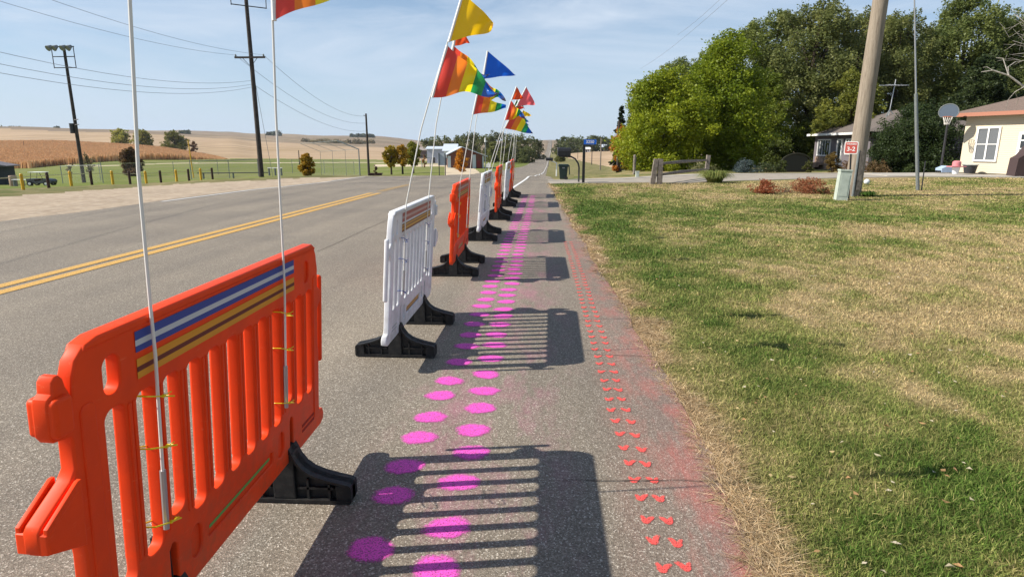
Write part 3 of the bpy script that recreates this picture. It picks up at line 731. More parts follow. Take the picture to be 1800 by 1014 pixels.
BS = [(2.03,-1.135,3.5,'orange','nearest orange barricade with blue and white tape, filling the lower left',False),
      (4.865,-1.10,4.3,'white','nearest of the white barricades, standing behind the front orange one',True),
      (7.81,-1.10,3.6,'orange','orange barricade standing between the two nearest white barricades',False),
      (10.66,-1.08,5.0,'white','second white barricade from the camera, fourth in the row',True),
      (13.62,-1.04,2.6,'orange','orange barricade, fifth in the row, second orange beyond the front one',False),
      (16.55,-1.05,4.0,'white','farthest of the white barricades, sixth in the row',True),
      (19.45,-1.08,3.0,'orange','last orange barricade at the far end of the row',False)]
for i, (yc, xc, ln, c, lab, fl) in enumerate(BS):
    barricade(yc, xc, ln, c, lab, yaw=R((0, -.6, .5, -.4, .6, 0, -.5)[i]), flip=fl)

# ------------------------------------------------------------------ flags on whips
RB = [(0, (.80,.075,.05)), (.20, (.95,.25,.03)), (.39, (.98,.80,.02)), (.57, (.02,.33,.10)), (.73, (.01,.13,.58)), (.90, (.03,.03,.14))]
def cloth(name, cols=None, col=None):
    if cols: m = stripes_mat(name, cols, 'X', .25)
    else: m = mat(name, col, .3, .5)
    n = m.node_tree.nodes; l = m.node_tree.links; b = n['Principled BSDF']
    t = N(m, 'ShaderNodeBsdfTranslucent'); x = N(m, 'ShaderNodeMixShader'); x.inputs[0].default_value = .5; o = n['Material Output']
    if b.inputs['Base Color'].links: l.new(b.inputs['Base Color'].links[0].from_socket, t.inputs['Color'])
    else: t.inputs['Color'].default_value = (*col, 1)
    l.new(b.outputs[0], x.inputs[1]); l.new(t.outputs[0], x.inputs[2]); l.new(x.outputs[0], o.inputs['Surface'])
    return m
M['rainbow'] = cloth('rainbow_vinyl', RB)
M['f_yellow'] = cloth('yellow_vinyl', col=(1.0,.62,.01)); M['f_blue'] = cloth('blue_vinyl', col=(.01,.14,.75)); M['f_orange'] = cloth('orange_vinyl', col=(.88,.10,.02))
M['f_pink'] = cloth('pink_vinyl', col=(1.0,.16,.18)); M['f_red'] = cloth('red_vinyl', col=(.75,.04,.03)); M['f_green'] = cloth('green_vinyl', col=(.02,.3,.08))
def flag_mesh(name, A, B, T, mt, parent, amp=.03, seed=0, curl=0, trunc=1.0):
    """triangular pennant: sleeve A (low) to B (high), tip T, rippling out of its plane"""
    A, B, T = Vector(A), Vector(B), Vector(T); n = 28; m_ = 12; vs = []; uv = []; fs = []
    nrm = (B-A).cross(T-A).normalized(); rs = random.Random(seed); ph = rs.uniform(0, 6)
    for i in range(n+1):
        t = i/n*trunc
        for j in range(m_+1):
            s = j/m_
            lo = A.lerp(T, t); hi = B.lerp(T, t); p_ = lo.lerp(hi, s)
            w_ = amp*(t**.6)*math.sin(7.5*t+2.6*s+ph) + amp*.55*t**.8*math.sin(14*t-3.6*s+ph*2) + amp*.3*math.sin(5*s+ph)*t**.5
            p_ = p_ + nrm*w_ + Vector((0, 0, amp*.55*t*math.sin(8*t+ph+1.5)))
            if curl and t > .66:
                q = (t-.66)/.34; ax = (T-A.lerp(B, .5)); ln_ = ax.length; d = ax.normalized()
                p_ = p_ - d*(ln_*.34*q) + d*(ln_*.34/curl*math.sin(curl*q)) + nrm*(-ln_*.34/curl*(1-math.cos(curl*q)))
            vs.append(p_); uv.append((t, s))
    for i in range(n):
        for j in range(m_): a = i*(m_+1)+j; fs.append([a, a+m_+1, a+m_+2, a+1])
    return mesh_np(name, [tuple(v) for v in vs], np.array(fs), mt, parent=parent, uv=np.array(uv), smooth=True)
def whip(yw, xz, label, tie, rb=None, pen=None, seed=0, ties=(.885, .735, .50), zb=.49, xb=-1.078, bar_c=None):
    """xz: pole points (x,z) above the panel; rb/pen: ((xA,zA),(xB,zB),(xT,zT,dy),material)"""
    base = (xb+.004, yw, zb)
    if bar_c: xz = [(max(xz[0][0], bar_c), xz[0][1])] + list(xz[1:])
    root = empty('flag_pole', base, label, 'flag pole', 'flexible flag poles tied to the barricades')
    O = Vector(base)
    pts = [Vector((xb, yw, zb)), Vector((xb+.035, yw, 1.0))] + [Vector((x, yw, z)) for x, z in xz]
    mb = MB(); mb.tube([p_-O for p_ in pts], .0046, 8); mb.build('pole', M['fiber'], root, smooth=True)
    mb = MB(); mb.tube([pts[0]-O+Vector((0, 0, -.01)), pts[0].lerp(pts[1], .34)-O], .0085, 8); mb.build('socket_tube', M['alu'], root, smooth=True)
    for z in ties:
        xs_ = xb + (z-zb)/(1.0-zb)*.035; mb = MB(); c = Vector((xs_, yw, z))-O
        tl = lambda x_, u_: c+Vector((x_, u_, -.40*u_))
        mb.tube([tl(.008, -.058), tl(.012, 0), tl(.008, .058), tl(-.018, .062), tl(-.050, .055), tl(-.050, -.055), tl(-.018, -.062), tl(.008, -.058)], .0022, 6)
        mb.box(c+Vector((.014, .004, .0)), (.006, .009, .007)); mb.tube([c+Vector((.015, .006, .0)), c+Vector((.026, .022, .006))], .0016, 5)
        mb.build('cable_tie', tie, root)
    for k_, (nm, fl) in enumerate((('rainbow_pennant', rb), ('pennant', pen))):
        if not fl: continue
        A, B, T, mt = fl[:4]; opt = fl[4] if len(fl) > 4 else {}
        v = lambda q, dy=0: Vector((q[0], yw+dy, q[1]))-O
        f_ = flag_mesh(nm, v(A), v(B), v(T, T[2] if len(T) > 2 else .05), mt, root, seed=seed*3+k_, **opt)
        mb = MB(); mb.tube([v(A), v(A).lerp(v(B), .5), v(B)], .0095, 8); mb.build('sleeve', M['white'], root, smooth=True)
    return root
def q(px, py, Yw): p_ = PY(px, py, Yw); return (float(p_[0]), float(p_[2]))
def whip_px(Yw, pix, label, tie, rb=None, pen=None, seed=0, **k):
    xz = [q(x, y, Yw) for x, y in pix]
    cv = lambda f: None if f is None else ((q(*f[0], Yw)), (q(*f[1], Yw)), (*q(*f[2], Yw), f[2+0] and .06), *f[3:])
    return whip(Yw, xz, label, tie, cv(rb), cv(pen), seed, **k)
TYm, TBm = M['tie_y'], M['tie_b']; RBm = M['rainbow']
whip_px(1.54, [(258,545),(243,300),(228,0),(222,-160),(218,-300)], 'white flag pole tied to the near end of the front orange barricade', TYm,
        ((221,-190),(216,-360),(330,-230),RBm), ((214,-375),(210,-520),(320,-420),M['f_yellow']), 1, xb=-1.073, bar_c=-1.034)
whip_px(2.39, [(493,455),(485,200),(478,0),(476,-60),(474,-170)], 'white flag pole with a rainbow pennant, far end of the front orange barricade', TYm,
        ((482,37),(476,-105),(655,-45),RBm,dict(amp=.035)), ((474,-115),(472,-235),(600,-170),M['f_orange']), 2, xb=-1.073, bar_c=-1.034)
b2x, b3x = -1.034, -1.040
whip_px(4.415, [(712,357),(740,228),(756,172),(785,80),(813,-8)], 'bent flag pole with large yellow and rainbow pennants on the nearest white barricade', TBm,
        ((759.5,172),(786,80),(877,159),RBm,dict(amp=.075)), ((789,74),(814,-12),(880,48),M['f_yellow'],dict(curl=2.6,amp=.02)), 3, xb=b2x, bar_c=-.985)
whip_px(5.285, [(752,345),(766.6,219),(776,170),(793,90),(806,30)], 'flag pole standing behind the yellow-pennant one on the nearest white barricade', TBm,
        ((780,155),(797,80),(860,135),RBm,dict(amp=.075)), ((797,82),(806,30),(823,74),M['f_orange'],dict(amp=.01)), 14, xb=b2x, bar_c=-.985)
whip_px(7.36, [(808,320),(831,202),(838,164),(849,128),(857,90)], 'flag pole with a plain blue pennant on the second orange barricade', TYm,
        ((831,202),(839,165),(898,190),RBm,dict(amp=.03,trunc=.86)), ((849,139),(857,90),(906,131),M['f_blue'],dict(amp=.012)), 5, xb=b3x, bar_c=-.997)
whip_px(8.23, [(824,316),(836,218),(842,182),(850,140),(857,112)], 'thin flag pole behind the blue-pennant one on the second orange barricade', TYm,
        ((842,180),(850,140),(888,172),RBm,dict(amp=.075)), ((851,138),(857,112),(880,128),M['f_blue']), 6, xb=b3x, bar_c=-.997)
whip_px(10.3, [(859,298),(882,227),(887,211),(898,177),(908,152)], 'flag pole with an orange pennant above a dark rainbow one, second white barricade', TBm,
        ((887,212),(898,177),(922,205),RBm,dict(amp=.075)), ((899,176),(908,152),(920,174),M['f_orange'],dict(amp=.02)), 7, xb=-1.0, bar_c=-.95)
whip_px(11.1, [(865,296),(886,225),(906,188),(925,153)], 'flag pole leaning right with a pink pennant, second white barricade', TBm,
        ((887,226),(907,187),(937,236),RBm,dict(amp=.02)), ((908,187),(925,153),(942,184),M['f_pink'],dict(amp=.02,curl=1.5)), 8, xb=-1.0, bar_c=-.95)
whip_px(13.2, [(877,288),(884,235),(893,208),(902,190),(908,176)], 'flag pole at the near end of the third orange barricade', TYm,
        ((893,209),(901,190),(921,207),RBm), ((902,189),(908,176),(920,187),M['f_green']), 9, xb=-1.0, bar_c=-.95)
whip_px(14.05, [(884,287),(890,235),(897,211),(904,195),(910,182)], 'flag pole at the far end of the third orange barricade', TYm,
        ((897,211),(904,195),(926,208),RBm), ((905,194),(910,182),(922,191),M['f_red']), 10, xb=-1.0, bar_c=-.95)
whip_px(16.15, [(893,276),(901,235),(908,214),(914,199),(918,190)], 'flag pole with a small gold pennant on the farthest white barricade', TBm,
        ((908,214),(914,200),(930,214),RBm), ((915,207),(919,194),(936,203),M['f_yellow'],dict(curl=2.,amp=.02)), 11, xb=-1.0, bar_c=-.95)
whip_px(16.95, [(901,274),(905,235),(911,216),(916,203)], 'flag pole at the far end of the farthest white barricade', TBm,
        ((911,217),(915,204),(930,213),M['f_blue']), None, 12, xb=-1.0, bar_c=-.95)
whip_px(19.05, [(899,274),(904,238),(910,221),(915,207)], 'flag pole at the near end of the last orange barricade', TYm,
        ((910,221),(914,208),(928,218),RBm), None, 13, xb=-1.0, bar_c=-.95)
whip_px(19.85, [(903,273),(908,238),(913,222),(918,209)], 'flag pole at the far end of the last orange barricade', TYm,
        ((913,222),(917,210),(930,220),RBm), None, 4, xb=-1.0, bar_c=-.95)

# ------------------------------------------------------------------ lawn grass
def blades(n, r0, r1, u0, u1, seed):
    rs = np.random.default_rng(seed)
    lr = rs.uniform(0, 1, n); D = r0*(r1/r0)**lr; u = u0 + rs.uniform(0, 1, n)*((u1-u0)+1500./D)
    lat = (u-900)/1128*D; x = lat*LT[0]+D*HD[0]; y = lat*LT[1]+D*HD[1]
    e = -.03 + np.interp(y, [0, 3.5, 5.7, 12, 19.6, 24, 27, 30.5], [.86,.85,.78,.57,.30,.17,.1,.4]) + (fbm(x*3, y*3, 3)-.5)*.16
    keep = (x > e) & (y < np.interp(x, [0, 6.1, 8.1, 13.7, 22, 40], [26.5, 26.4, 27.6, 29.9, 32.3, 33]))
    x, y, D = x[keep], y[keep], D[keep]; n = len(x)
    d, s = dryness(x, y)
    h = rs.uniform(.010, .034, n)*(1+.5*(1-d))*(.75+.8*fbm(x*1.3+40, y*1.3, 3)); wd = np.maximum(.0036, D*.00095)*rs.uniform(.7, 1.4, n)
    h = h*(1+D*.012); h = h*(1+.5*s); lay = rs.uniform(.1, 1.6, n) + s*1.5; a = rs.uniform(0, 2*np.pi, n); t = rs.uniform(0, 2*np.pi, n)
    bx, by = np.cos(a)*wd/2, np.sin(a)*wd/2
    tx, ty = np.cos(t)*h*lay, np.sin(t)*h*lay; hz = h/(1+lay*.55)
    z0 = gz(x, y)-.004
    V = np.zeros((n, 5, 3))
    V[:, 0] = np.stack([x-bx, y-by, z0], -1); V[:, 1] = np.stack([x+bx, y+by, z0], -1)
    V[:, 2] = np.stack([x+bx*.8+tx*.4, y+by*.8+ty*.4, z0+hz*.65], -1); V[:, 3] = np.stack([x-bx*.8+tx*.4, y-by*.8+ty*.4, z0+hz*.65], -1)
    V[:, 4] = np.stack([x+tx, y+ty, z0+hz], -1)
    b = np.arange(n)*5
    F = np.concatenate([np.stack([b, b+1, b+2], -1), np.stack([b, b+2, b+3], -1), np.stack([b+3, b+2, b+4], -1)])
    strawy = (s > .45)[:, None]*rs.choice([0., .5, 1.], n)[:, None]
    c = (lawn_col(x, y, rs.normal(0, .17, n))*(1-strawy*.7)+strawy*.7*np.array([(.70,.56,.36), (.20,.12,.055)])[rs.integers(0, 2, n)])*(rs.uniform(.5, 1.55, n)*(.75+.5*fbm(x*7, y*7, 2)))[:, None]
    return V.reshape(-1, 3), F, np.repeat(c, 5, 0)
V_, F_, C_ = blades(640000, 1.5, 33, 930, 1860, 5)
g_ = mesh_np('grass', V_, F_, M['grass'], col=C_)
setp(g_, 'short mixed green and dry grass of the lawn beside the path', 'grass', kind='stuff')
# fallen leaves on the lawn
def leaves_ground():
    V = []; F = []; C = []; rs = random.Random(3)
    for i in range(420):
        D = 2.0*(15)**rs.random(); u = rs.uniform(1000, 1850); lat = (u-900)/1128*D; x = lat*LT[0]+D*HD[0]; y = lat*LT[1]+D*HD[1]
        e = float(np.interp(y, [0, 3.5, 5.7, 12, 19.6, 27], [.85,.85,.78,.57,.30,.17]))
        if x < e+.15 or y > 27: continue
        s = rs.uniform(.007, .019)*(1+D*.04); a = rs.uniform(0, 6.28); tz = rs.uniform(.012, .035)
        b = len(V); up = rs.uniform(-.6, .8)*s
        for k, (q1, q2, q3) in enumerate(((-1, 0, 0), (0, -.55, up), (1.1, 0, 0), (0, .6, up*.6))):
            V.append((x+s*(q1*math.cos(a)-q2*math.sin(a)), y+s*(q1*math.sin(a)+q2*math.cos(a)), tz+q3+.01)); 
        F.append([b, b+1, b+2, b+3]); c = rs.choice([(.55,.42,.20), (.55,.48,.32), (.36,.22,.10), (.52,.30,.14), (.60,.52,.38)]); C += [c]*4
    o = mesh_np('fallen_leaves', V, np.array(F), M['grass'], col=np.array(C)); setp(o, 'scattered dry tan leaves lying in the lawn', 'leaves', kind='stuff')
leaves_ground()

# ------------------------------------------------------------------ trees and shrubs
def crown_arrays(clusters, nleaf, size, c1, c2, seed, drop=.0, flat=1.0, hang=0):
    rs = np.random.default_rng(seed); cl = np.array(clusters); k = len(cl)
    ns = 5; dd = rs.normal(size=(k*ns, 3)); dd /= np.linalg.norm(dd, axis=1)[:, None]; par = np.repeat(cl, ns, 0)
    sat = np.concatenate([par[:, :3]+dd*par[:, 3:4]*rs.uniform(.7, 1.25, (k*ns, 1))*np.array([1, 1, flat]), par[:, 3:4]*rs.uniform(.22, .48, (k*ns, 1))], 1)
    cl = np.concatenate([cl, sat]); k = len(cl)
    wgt = cl[:, 3]**1.5; idx = rs.choice(k, nleaf, p=wgt/wgt.sum())
    d = rs.normal(size=(nleaf, 3)); d /= np.linalg.norm(d, axis=1)[:, None]
    rad = cl[idx, 3]*(rs.uniform(0, 1, nleaf)**.38)*(1+.25*rs.normal(size=nleaf)*.5)
    p_ = cl[idx, :3] + d*rad[:, None]*np.array([1, 1, flat])
    if hang: p_[:, 2] -= rs.exponential(hang, nleaf)*.5
    # card axes
    a = rs.normal(size=(nleaf, 3)); a[:, 2] *= .6; a /= np.linalg.norm(a, axis=1)[:, None]
    b = np.cross(a, rs.normal(size=(nleaf, 3))); b /= np.linalg.norm(b, axis=1)[:, None]
    s = size*rs.uniform(.55, 1.3, nleaf)[:, None]
    V = np.stack([p_-a*s, p_-b*s*.55, p_+a*s, p_+b*s*.55], 1).reshape(-1, 3)
    F = np.arange(nleaf*4).reshape(-1, 4)
    cr = rs.uniform(0, 1, k)[idx]*.55 + rs.uniform(0, 1, nleaf)*.45
    C = np.array(c1)*(1-cr[:, None])+np.array(c2)*cr[:, None]
    return V, F, np.repeat(C, 4, 0)
def make_tree(name, x, y, h, wd, c1, c2, label, cat='tree', group=None, nleaf=17100, leaf=0.096, seed=0, trunk=None, base=.18, shape='oval', ncl=60, bark='bark', flat=.8, hang=0, D=None, ground=None, depth=None):
    rs = random.Random(seed*17+3); z0 = gzf(x, y) if ground is None else ground
    root = empty(name, (x, y, z0), label, cat, group)
    cl = []; R_w = wd/2; dp = (depth or wd)/2
    for i in range(ncl):
        t = (i+.5)/ncl; zr = base+(1-base)*t
        tt = (zr-base)/(1-base)
        if shape == 'oval': prof = math.sin(math.pi*min(1, tt*.86+.12))**.6
        elif shape == 'cone': prof = (1-tt)**.8+.05
        elif shape == 'round': prof = math.sqrt(max(.02, 1-(2*tt-1)**2))
        elif shape == 'vase': prof = min(1, .25+tt*1.1)*math.sqrt(max(.05, 1-max(0, tt-.55)**2*4.6))
        else: prof = 1
        a = rs.uniform(0, 2*math.pi); rd = prof*(rs.random()**.45)*rs.uniform(.75, 1.08)
        rc = rs.uniform(.10, .20)*wd*(.55+.45*prof)
        cl.append((math.cos(a)*rd*max(.02, R_w-rc*.6), math.sin(a)*rd*max(.02, dp-rc*.6), h*zr-rc*.6, rc))
    tr = trunk or .02*h+.04
    mb = MB(); lean = rs.uniform(-.03, .03)*h
    mb.tube([(0, 0, -.15), (0, 0, h*base*.7), (lean*.5, 0, h*.45), (lean, lean*.5, h*.78)], [tr*1.25, tr, tr*.62, tr*.15], 8)
    for c in rs.sample(cl, min(len(cl), 16)):
        zs = max(h*base*.55, min(c[2]*.62, h*.6)); st = Vector((lean*zs/h, 0, zs)); en = Vector(c[:3])
        mid = st.lerp(en, .5)+Vector((0, 0, (en-st).length*.10))
        mb.tube([st, mid, en], [tr*.42, tr*.25, tr*.07], 5, cap=False)
    mb.build('trunk', M[bark], root, smooth=True)
    V, F, C = crown_arrays(cl, nleaf, leaf, c1, c2, seed, flat=flat, hang=hang)
    V[:, 2] = np.maximum(V[:, 2], .03)
    mesh_np('crown', V, F, M['leaf'], parent=root, col=C)
    return root
def px_tree(name, px, D, topy, wpx, c1, c2, label, dz=0, **k):
    p_ = P(px, 255, D); x, y = p_[0], p_[1]; z = gzf(x, y); top = P(px, topy, D)[2]
    return make_tree(name, x, y, (top-z)*1.04, wpx/1128*D, c1, c2, label, **k)
YG1 = (.125,.19,.014); YG2 = (.38,.41,.025); DG1 = (.030,.052,.014); DG2 = (.085,.105,.030); EG1 = (.016,.032,.015); EG2 = (.04,.062,.024)
GO1 = (.28,.20,.02); GO2 = (.42,.27,.03); OR1 = (.50,.15,.02); OR2 = (.45,.24,.03)
px_tree('maple_tree', 1167, 46, 128, 190, YG1, YG2, 'broad yellow-green maple at the left end of the tree line', nleaf=57000, leaf=0.096, seed=1, base=.06, shape='oval', ncl=95)
px_tree('maple_tree', 1272, 48, 66, 175, YG1, (.28,.33,.022), 'tall yellow-green maple behind the split-rail fence', nleaf=64600, leaf=0.096, seed=2, base=.06, shape='oval', ncl=105)
px_tree('maple_tree', 1335, 58, 130, 130, (.09,.14,.018), (.24,.27,.03), 'darker maple between the yellow-green one and the tall grove', nleaf=34200, leaf=0.096, seed=3, base=.05, ncl=60)
px_tree('maple_tree', 1116, 50, 205, 62, (.16,.17,.015), (.30,.24,.02), 'small golden-green tree at the left foot of the broad maple', nleaf=15200, leaf=0.089, seed=4, base=.03, ncl=40)
px_tree('maple_tree', 1092, 62, 222, 40, OR1, OR2, 'orange-leaved tree at the far left edge of the grove', nleaf=7650, leaf=0.101, seed=5, base=.08, ncl=30)
px_tree('spruce_tree', 1090, 78, 190, 34, EG1, EG2, 'dark spruce peeking out above the orange tree', nleaf=7650, leaf=0.125, seed=6, base=.05, shape='cone', ncl=40)
proto = None
for i, (px, D, ty, wp) in enumerate([(1140,70,150,90), (1195,68,108,120), (1245,72,92,110), (1345,64,28,130), (1415,60,4,150), (1490,63,22,130), (1560,60,24,125), (1618,66,48,90), (1672,60,-12,140), (1745,64,30,120), (1800,58,10,140), (1868,58,-5,150)]):
    nm = ['leftmost tree of the tall back row, low and grey-green', 'second tree of the tall back row, behind the broad maple', 'third tree of the back row, feathery top left of the tallest maple',
          'tall dark cottonwood just right of the yellow-green maple', 'tall cottonwood with sky gaps, left of the wooden pole', 'tall cottonwood behind the ranch house ridge', 'tall tree right of the wooden pole, above the antenna',
          'shorter back-row tree behind the thin steel pole', 'tallest crown of the grove, right of the thin steel pole', 'dark tree above the backboard', 'large tree above the garage roof', 'tall tree at the right edge of the picture'][i]
    p_ = P(px, 255, D); x, y = p_[0], p_[1]; z = gzf(x, y); h = (P(px, ty, D)[2]-z)*1.03; wd = wp/1128*D*1.12
    if i % 4 == 0:
        proto = make_tree('cottonwood_tree', 0, 0, 16, 9, [(.088,.130,.034), (.100,.132,.042), (.080,.120,.036)][i//4], [(.26,.29,.075), (.27,.28,.09), (.24,.27,.075)][i//4], nm, 'tree', 'tall trees of the back row',
                          nleaf=49400, leaf=0.126, seed=30+i, base=.14, shape='vase', ncl=85, ground=0, hang=.5, trunk=.30)
        t = proto
    else:
        t = copy_tree(proto); t['label'] = nm; t.rotation_euler = (0, 0, i*1.3)
    t.location = (x, y, z); t.scale = (wd/9, wd/9, h/16)
px_tree('leafy_tree', 1490, 50, 128, 120, (.11,.14,.025), (.28,.28,.05), 'mid-height olive tree directly behind the ranch house roof', nleaf=26600, leaf=0.104, seed=41, base=.08, ncl=55)
px_tree('leafy_tree', 1415, 58, 215, 90, (.07,.11,.02), (.20,.22,.04), 'low tree left of the ranch house eave', nleaf=19000, leaf=0.089, seed=42, base=.02, ncl=45)
px_tree('leafy_tree', 1345, 56, 235, 110, (.055,.085,.02), (.15,.18,.04), 'low dark tree behind the blue spruce', nleaf=19000, leaf=0.089, seed=43, base=.02, ncl=45)
px_tree('leafy_tree', 1712, 46, 105, 130, (.030,.052,.02), (.085,.11,.036), 'dense dark tree behind the basketball hoop', nleaf=41800, leaf=0.104, seed=44, base=.03, ncl=70)
px_tree('leafy_tree', 1785, 50, 110, 120, (.05,.08,.024), (.15,.17,.05), 'dense tree rising behind the garage roof', nleaf=26600, leaf=0.104, seed=45, base=.03, ncl=50)
px_tree('large_shrub', 1612, 39.2, 186, 160, (.025,.048,.016), (.070,.098,.030), 'large rounded dark shrub in front of the ranch house', cat='shrub', nleaf=57000, leaf=0.063, seed=46, base=.01, shape='round', ncl=110)
px_tree('large_shrub', 1566, 39.4, 235, 70, (.02,.04,.013), (.058,.078,.024), 'lower left shoulder shrub beside the large dark one', cat='shrub', nleaf=17100, leaf=0.063, seed=47, base=.01, shape='round', ncl=50)
def shrub(name, px, D, topy, wpx, c1, c2, label, n=2500, leaf=.05, seed=0, ncl=26, flat=.8, base=.02):
    return px_tree(name, px, D, topy, wpx, c1, c2, label, cat='shrub', nleaf=n, leaf=leaf, seed=seed, base=base, shape='round', ncl=ncl, trunk=.02, flat=flat)
shrub('barberry_bush', 1352, 20.6, 316, 58, (.26,.06,.025), (.42,.16,.07), 'small red-leaved bush, left one of the pair on the lawn', 3200, .026, 1)
shrub('barberry_bush', 1430, 20.8, 313, 84, (.30,.09,.04), (.40,.20,.10), 'wider red-orange bush next to the green utility box', 5200, .026, 2)
shrub('dry_twiggy_bush', 1388, 21, 326, 54, (.20,.14,.08), (.28,.21,.13), 'bare twiggy bush between the two red bushes', 900, .02, 3)
shrub('green_bush', 1455, 20.5, 332, 42, (.05,.09,.02), (.14,.16,.04), 'low green growth at the foot of the red-orange bush', 900, .022, 4)
shrub('garden_bush', 1468, 39.5, 268, 30, (.12,.09,.025), (.26,.17,.05), 'bronze bush beside the front steps of the ranch house', 2500, .05, 5)
shrub('garden_bush', 1497, 39, 283, 40, (.10,.07,.03), (.24,.13,.06), 'reddish bush right behind the wooden pole base', 1500, .05, 6)
shrub('garden_bush', 1545, 38.6, 282, 60, (.10,.08,.035), (.25,.15,.07), 'reddish-brown bush bed at the foot of the dark shrub', 2200, .05, 7)
shrub('blue_spruce_shrub', 1313, 38.5, 281, 62, (.05,.075,.075), (.13,.17,.17), 'low blue spruce behind the split-rail fence', 2600, .05, 8)
shrub('garden_bush', 1242, 39, 287, 60, (.05,.07,.02), (.16,.16,.06), 'pale low shrub behind the fence rails', 1500, .05, 9)
shrub('garden_bush', 1352, 39.5, 286, 60, (.03,.05,.02), (.10,.12,.05), 'low dark shrub between the blue spruce and the house', 1500, .05, 10)
shrub('garden_bush', 1715-60, 37.6, 286, 24, (.14,.22,.02), (.26,.34,.05), 'bright green plant beside the basketball pole base', 900, .05, 11)
shrub('garden_bush', 1378, 39.6, 282, 26, (.05,.075,.02), (.15,.17,.05), 'small green bush at the left foot of the dark arbour', 1500, .045, 12)
shrub('garden_bush', 1424, 39.8, 284, 20, (.06,.075,.02), (.17,.17,.05), 'small green bush between the dark arbour and the front steps', 1300, .045, 13)
def longgrass(name, px, py, wd, h, label, c1, c2, n=420, seed=0):
    g = G0(px, py); rs = np.random.default_rng(seed); root_z = gzf(g[0], g[1]); V = []; F = []; C = []
    for i in range(n):
        a = rs.uniform(0, 6.28); r = rs.uniform(0, wd*.2); x, y = math.cos(a)*r, math.sin(a)*r; hh = h*rs.uniform(.6, 1.15); out = wd*.5*rs.uniform(.3, 1)
        b = len(V); w_ = .012; sx, sy = -math.sin(a)*w_, math.cos(a)*w_
        for k, (t, z) in enumerate(((0, 0), (.35, .75), (.72, .95), (1, .55))):
            f = 1-k*.28; V += [(x+math.cos(a)*out*t-sx*f, y+math.sin(a)*out*t-sy*f, z*hh), (x+math.cos(a)*out*t+sx*f, y+math.sin(a)*out*t+sy*f, z*hh)]
        for k in range(3): F.append([b+2*k, b+2*k+1, b+2*k+3, b+2*k+2])
        c = rs.uniform(0, 1); C += [tuple(np.array(c1)*(1-c)+np.array(c2)*c)]*8
    o = mesh_np(name, V, np.array(F), M['grass'], col=np.array(C)); o.location = (g[0], g[1], root_z); setp(o, label, 'plant'); return o
longgrass('daylily_clump', 1256, 321, 1.5, .48, 'arching daylily clump at the lawn edge of the driveway', (.08,.13,.02), (.30,.30,.10), 900, 1)
longgrass('grass_tuft', 1525, 346, .6, .16, 'tuft of taller green grass at the wooden pole base', (.04,.10,.015), (.10,.17,.03), 300, 2)

# left side trees in the fields
PALE1 = (.24,.26,.05); PALE2 = (.50,.46,.09)
px_tree('field_tree', 212, 500, 227, 34, PALE1, PALE2, 'yellowing tree, left of three along the cornfield', nleaf=9000, leaf=.5, seed=50, base=.05, ncl=44, shape='round')
px_tree('field_tree', 252, 490, 229, 41, PALE1, (.30,.25,.05), 'yellowing tree behind the thin flag pole, middle of three', nleaf=9000, leaf=.5, seed=51, base=.05, ncl=44, shape='round')
px_tree('field_tree', 307, 470, 231, 48, (.12,.14,.025), (.24,.23,.04), 'roundest yellowing tree, right of the three along the cornfield', nleaf=9000, leaf=.5, seed=52, base=.05, ncl=44, shape='round')
px_tree('field_tree', 339, 450, 249, 20, (.10,.05,.02), (.20,.10,.03), 'small brown tree at the right end of the field trees', nleaf=2550, leaf=0.351, seed=53, base=.1, ncl=16)
px_tree('plum_tree', 226, 95, 261, 42, (.11,.055,.04), (.22,.15,.06), 'dark reddish tree behind the yellow posts', nleaf=14000, leaf=.12, seed=54, base=.04, ncl=44, shape='round')
px_tree('young_tree', 150, 90, 271, 26, (.10,.11,.05), (.22,.18,.09), 'sparse young tree right of the floodlight pole', nleaf=850, leaf=0.101, seed=55, base=.3, ncl=16)
px_tree('young_tree', 117, 90, 287, 18, (.12,.10,.05), (.22,.17,.08), 'small bare sapling left of the floodlight pole', nleaf=250, leaf=.12, seed=56, base=.3, ncl=12)
px_tree('golden_tree', 537, 60, 271, 32, (.24,.20,.015), (.60,.32,.03), 'small golden tree by the chain-link backstop', nleaf=12240, leaf=0.070, seed=57, base=.1, ncl=60, shape='oval')
px_tree('golden_tree', 686, 86, 258, 30, (.34,.28,.03), (.62,.42,.05), 'leftmost of the young golden street trees', nleaf=8840, leaf=0.101, seed=58, base=.34, ncl=46, shape='round')
px_tree('golden_tree', 706, 86, 256, 26, (.45,.30,.03), (.70,.42,.05), 'orange-gold street tree, second of the young row', nleaf=8160, leaf=0.101, seed=59, base=.34, ncl=46, shape='round')
px_tree('golden_tree', 725, 88, 251, 34, (.14,.18,.02), (.38,.34,.05), 'greener street tree at the right of the young row', nleaf=10880, leaf=0.101, seed=60, base=.32, ncl=46, shape='round')
px_tree('orange_tree', 811, 104, 262, 29, (.55,.20,.015), (.66,.34,.03), 'oval orange tree in front of the brick building', nleaf=7140, leaf=0.094, seed=61, base=.06, ncl=34, shape='oval')
px_tree('small_shrub', 657, 80, 290, 9, (.10,.04,.03), (.22,.10,.05), 'tiny reddish shrub beside the far utility pole', cat='shrub', nleaf=300, leaf=.1, seed=62, base=.02, ncl=8)
px_tree('playground_shrub', 745, 150, 272, 9, (.30,.16,.06), (.42,.22,.08), 'little orange shrub near the swing set', cat='shrub', nleaf=300, leaf=.2, seed=63, base=.02, ncl=8)

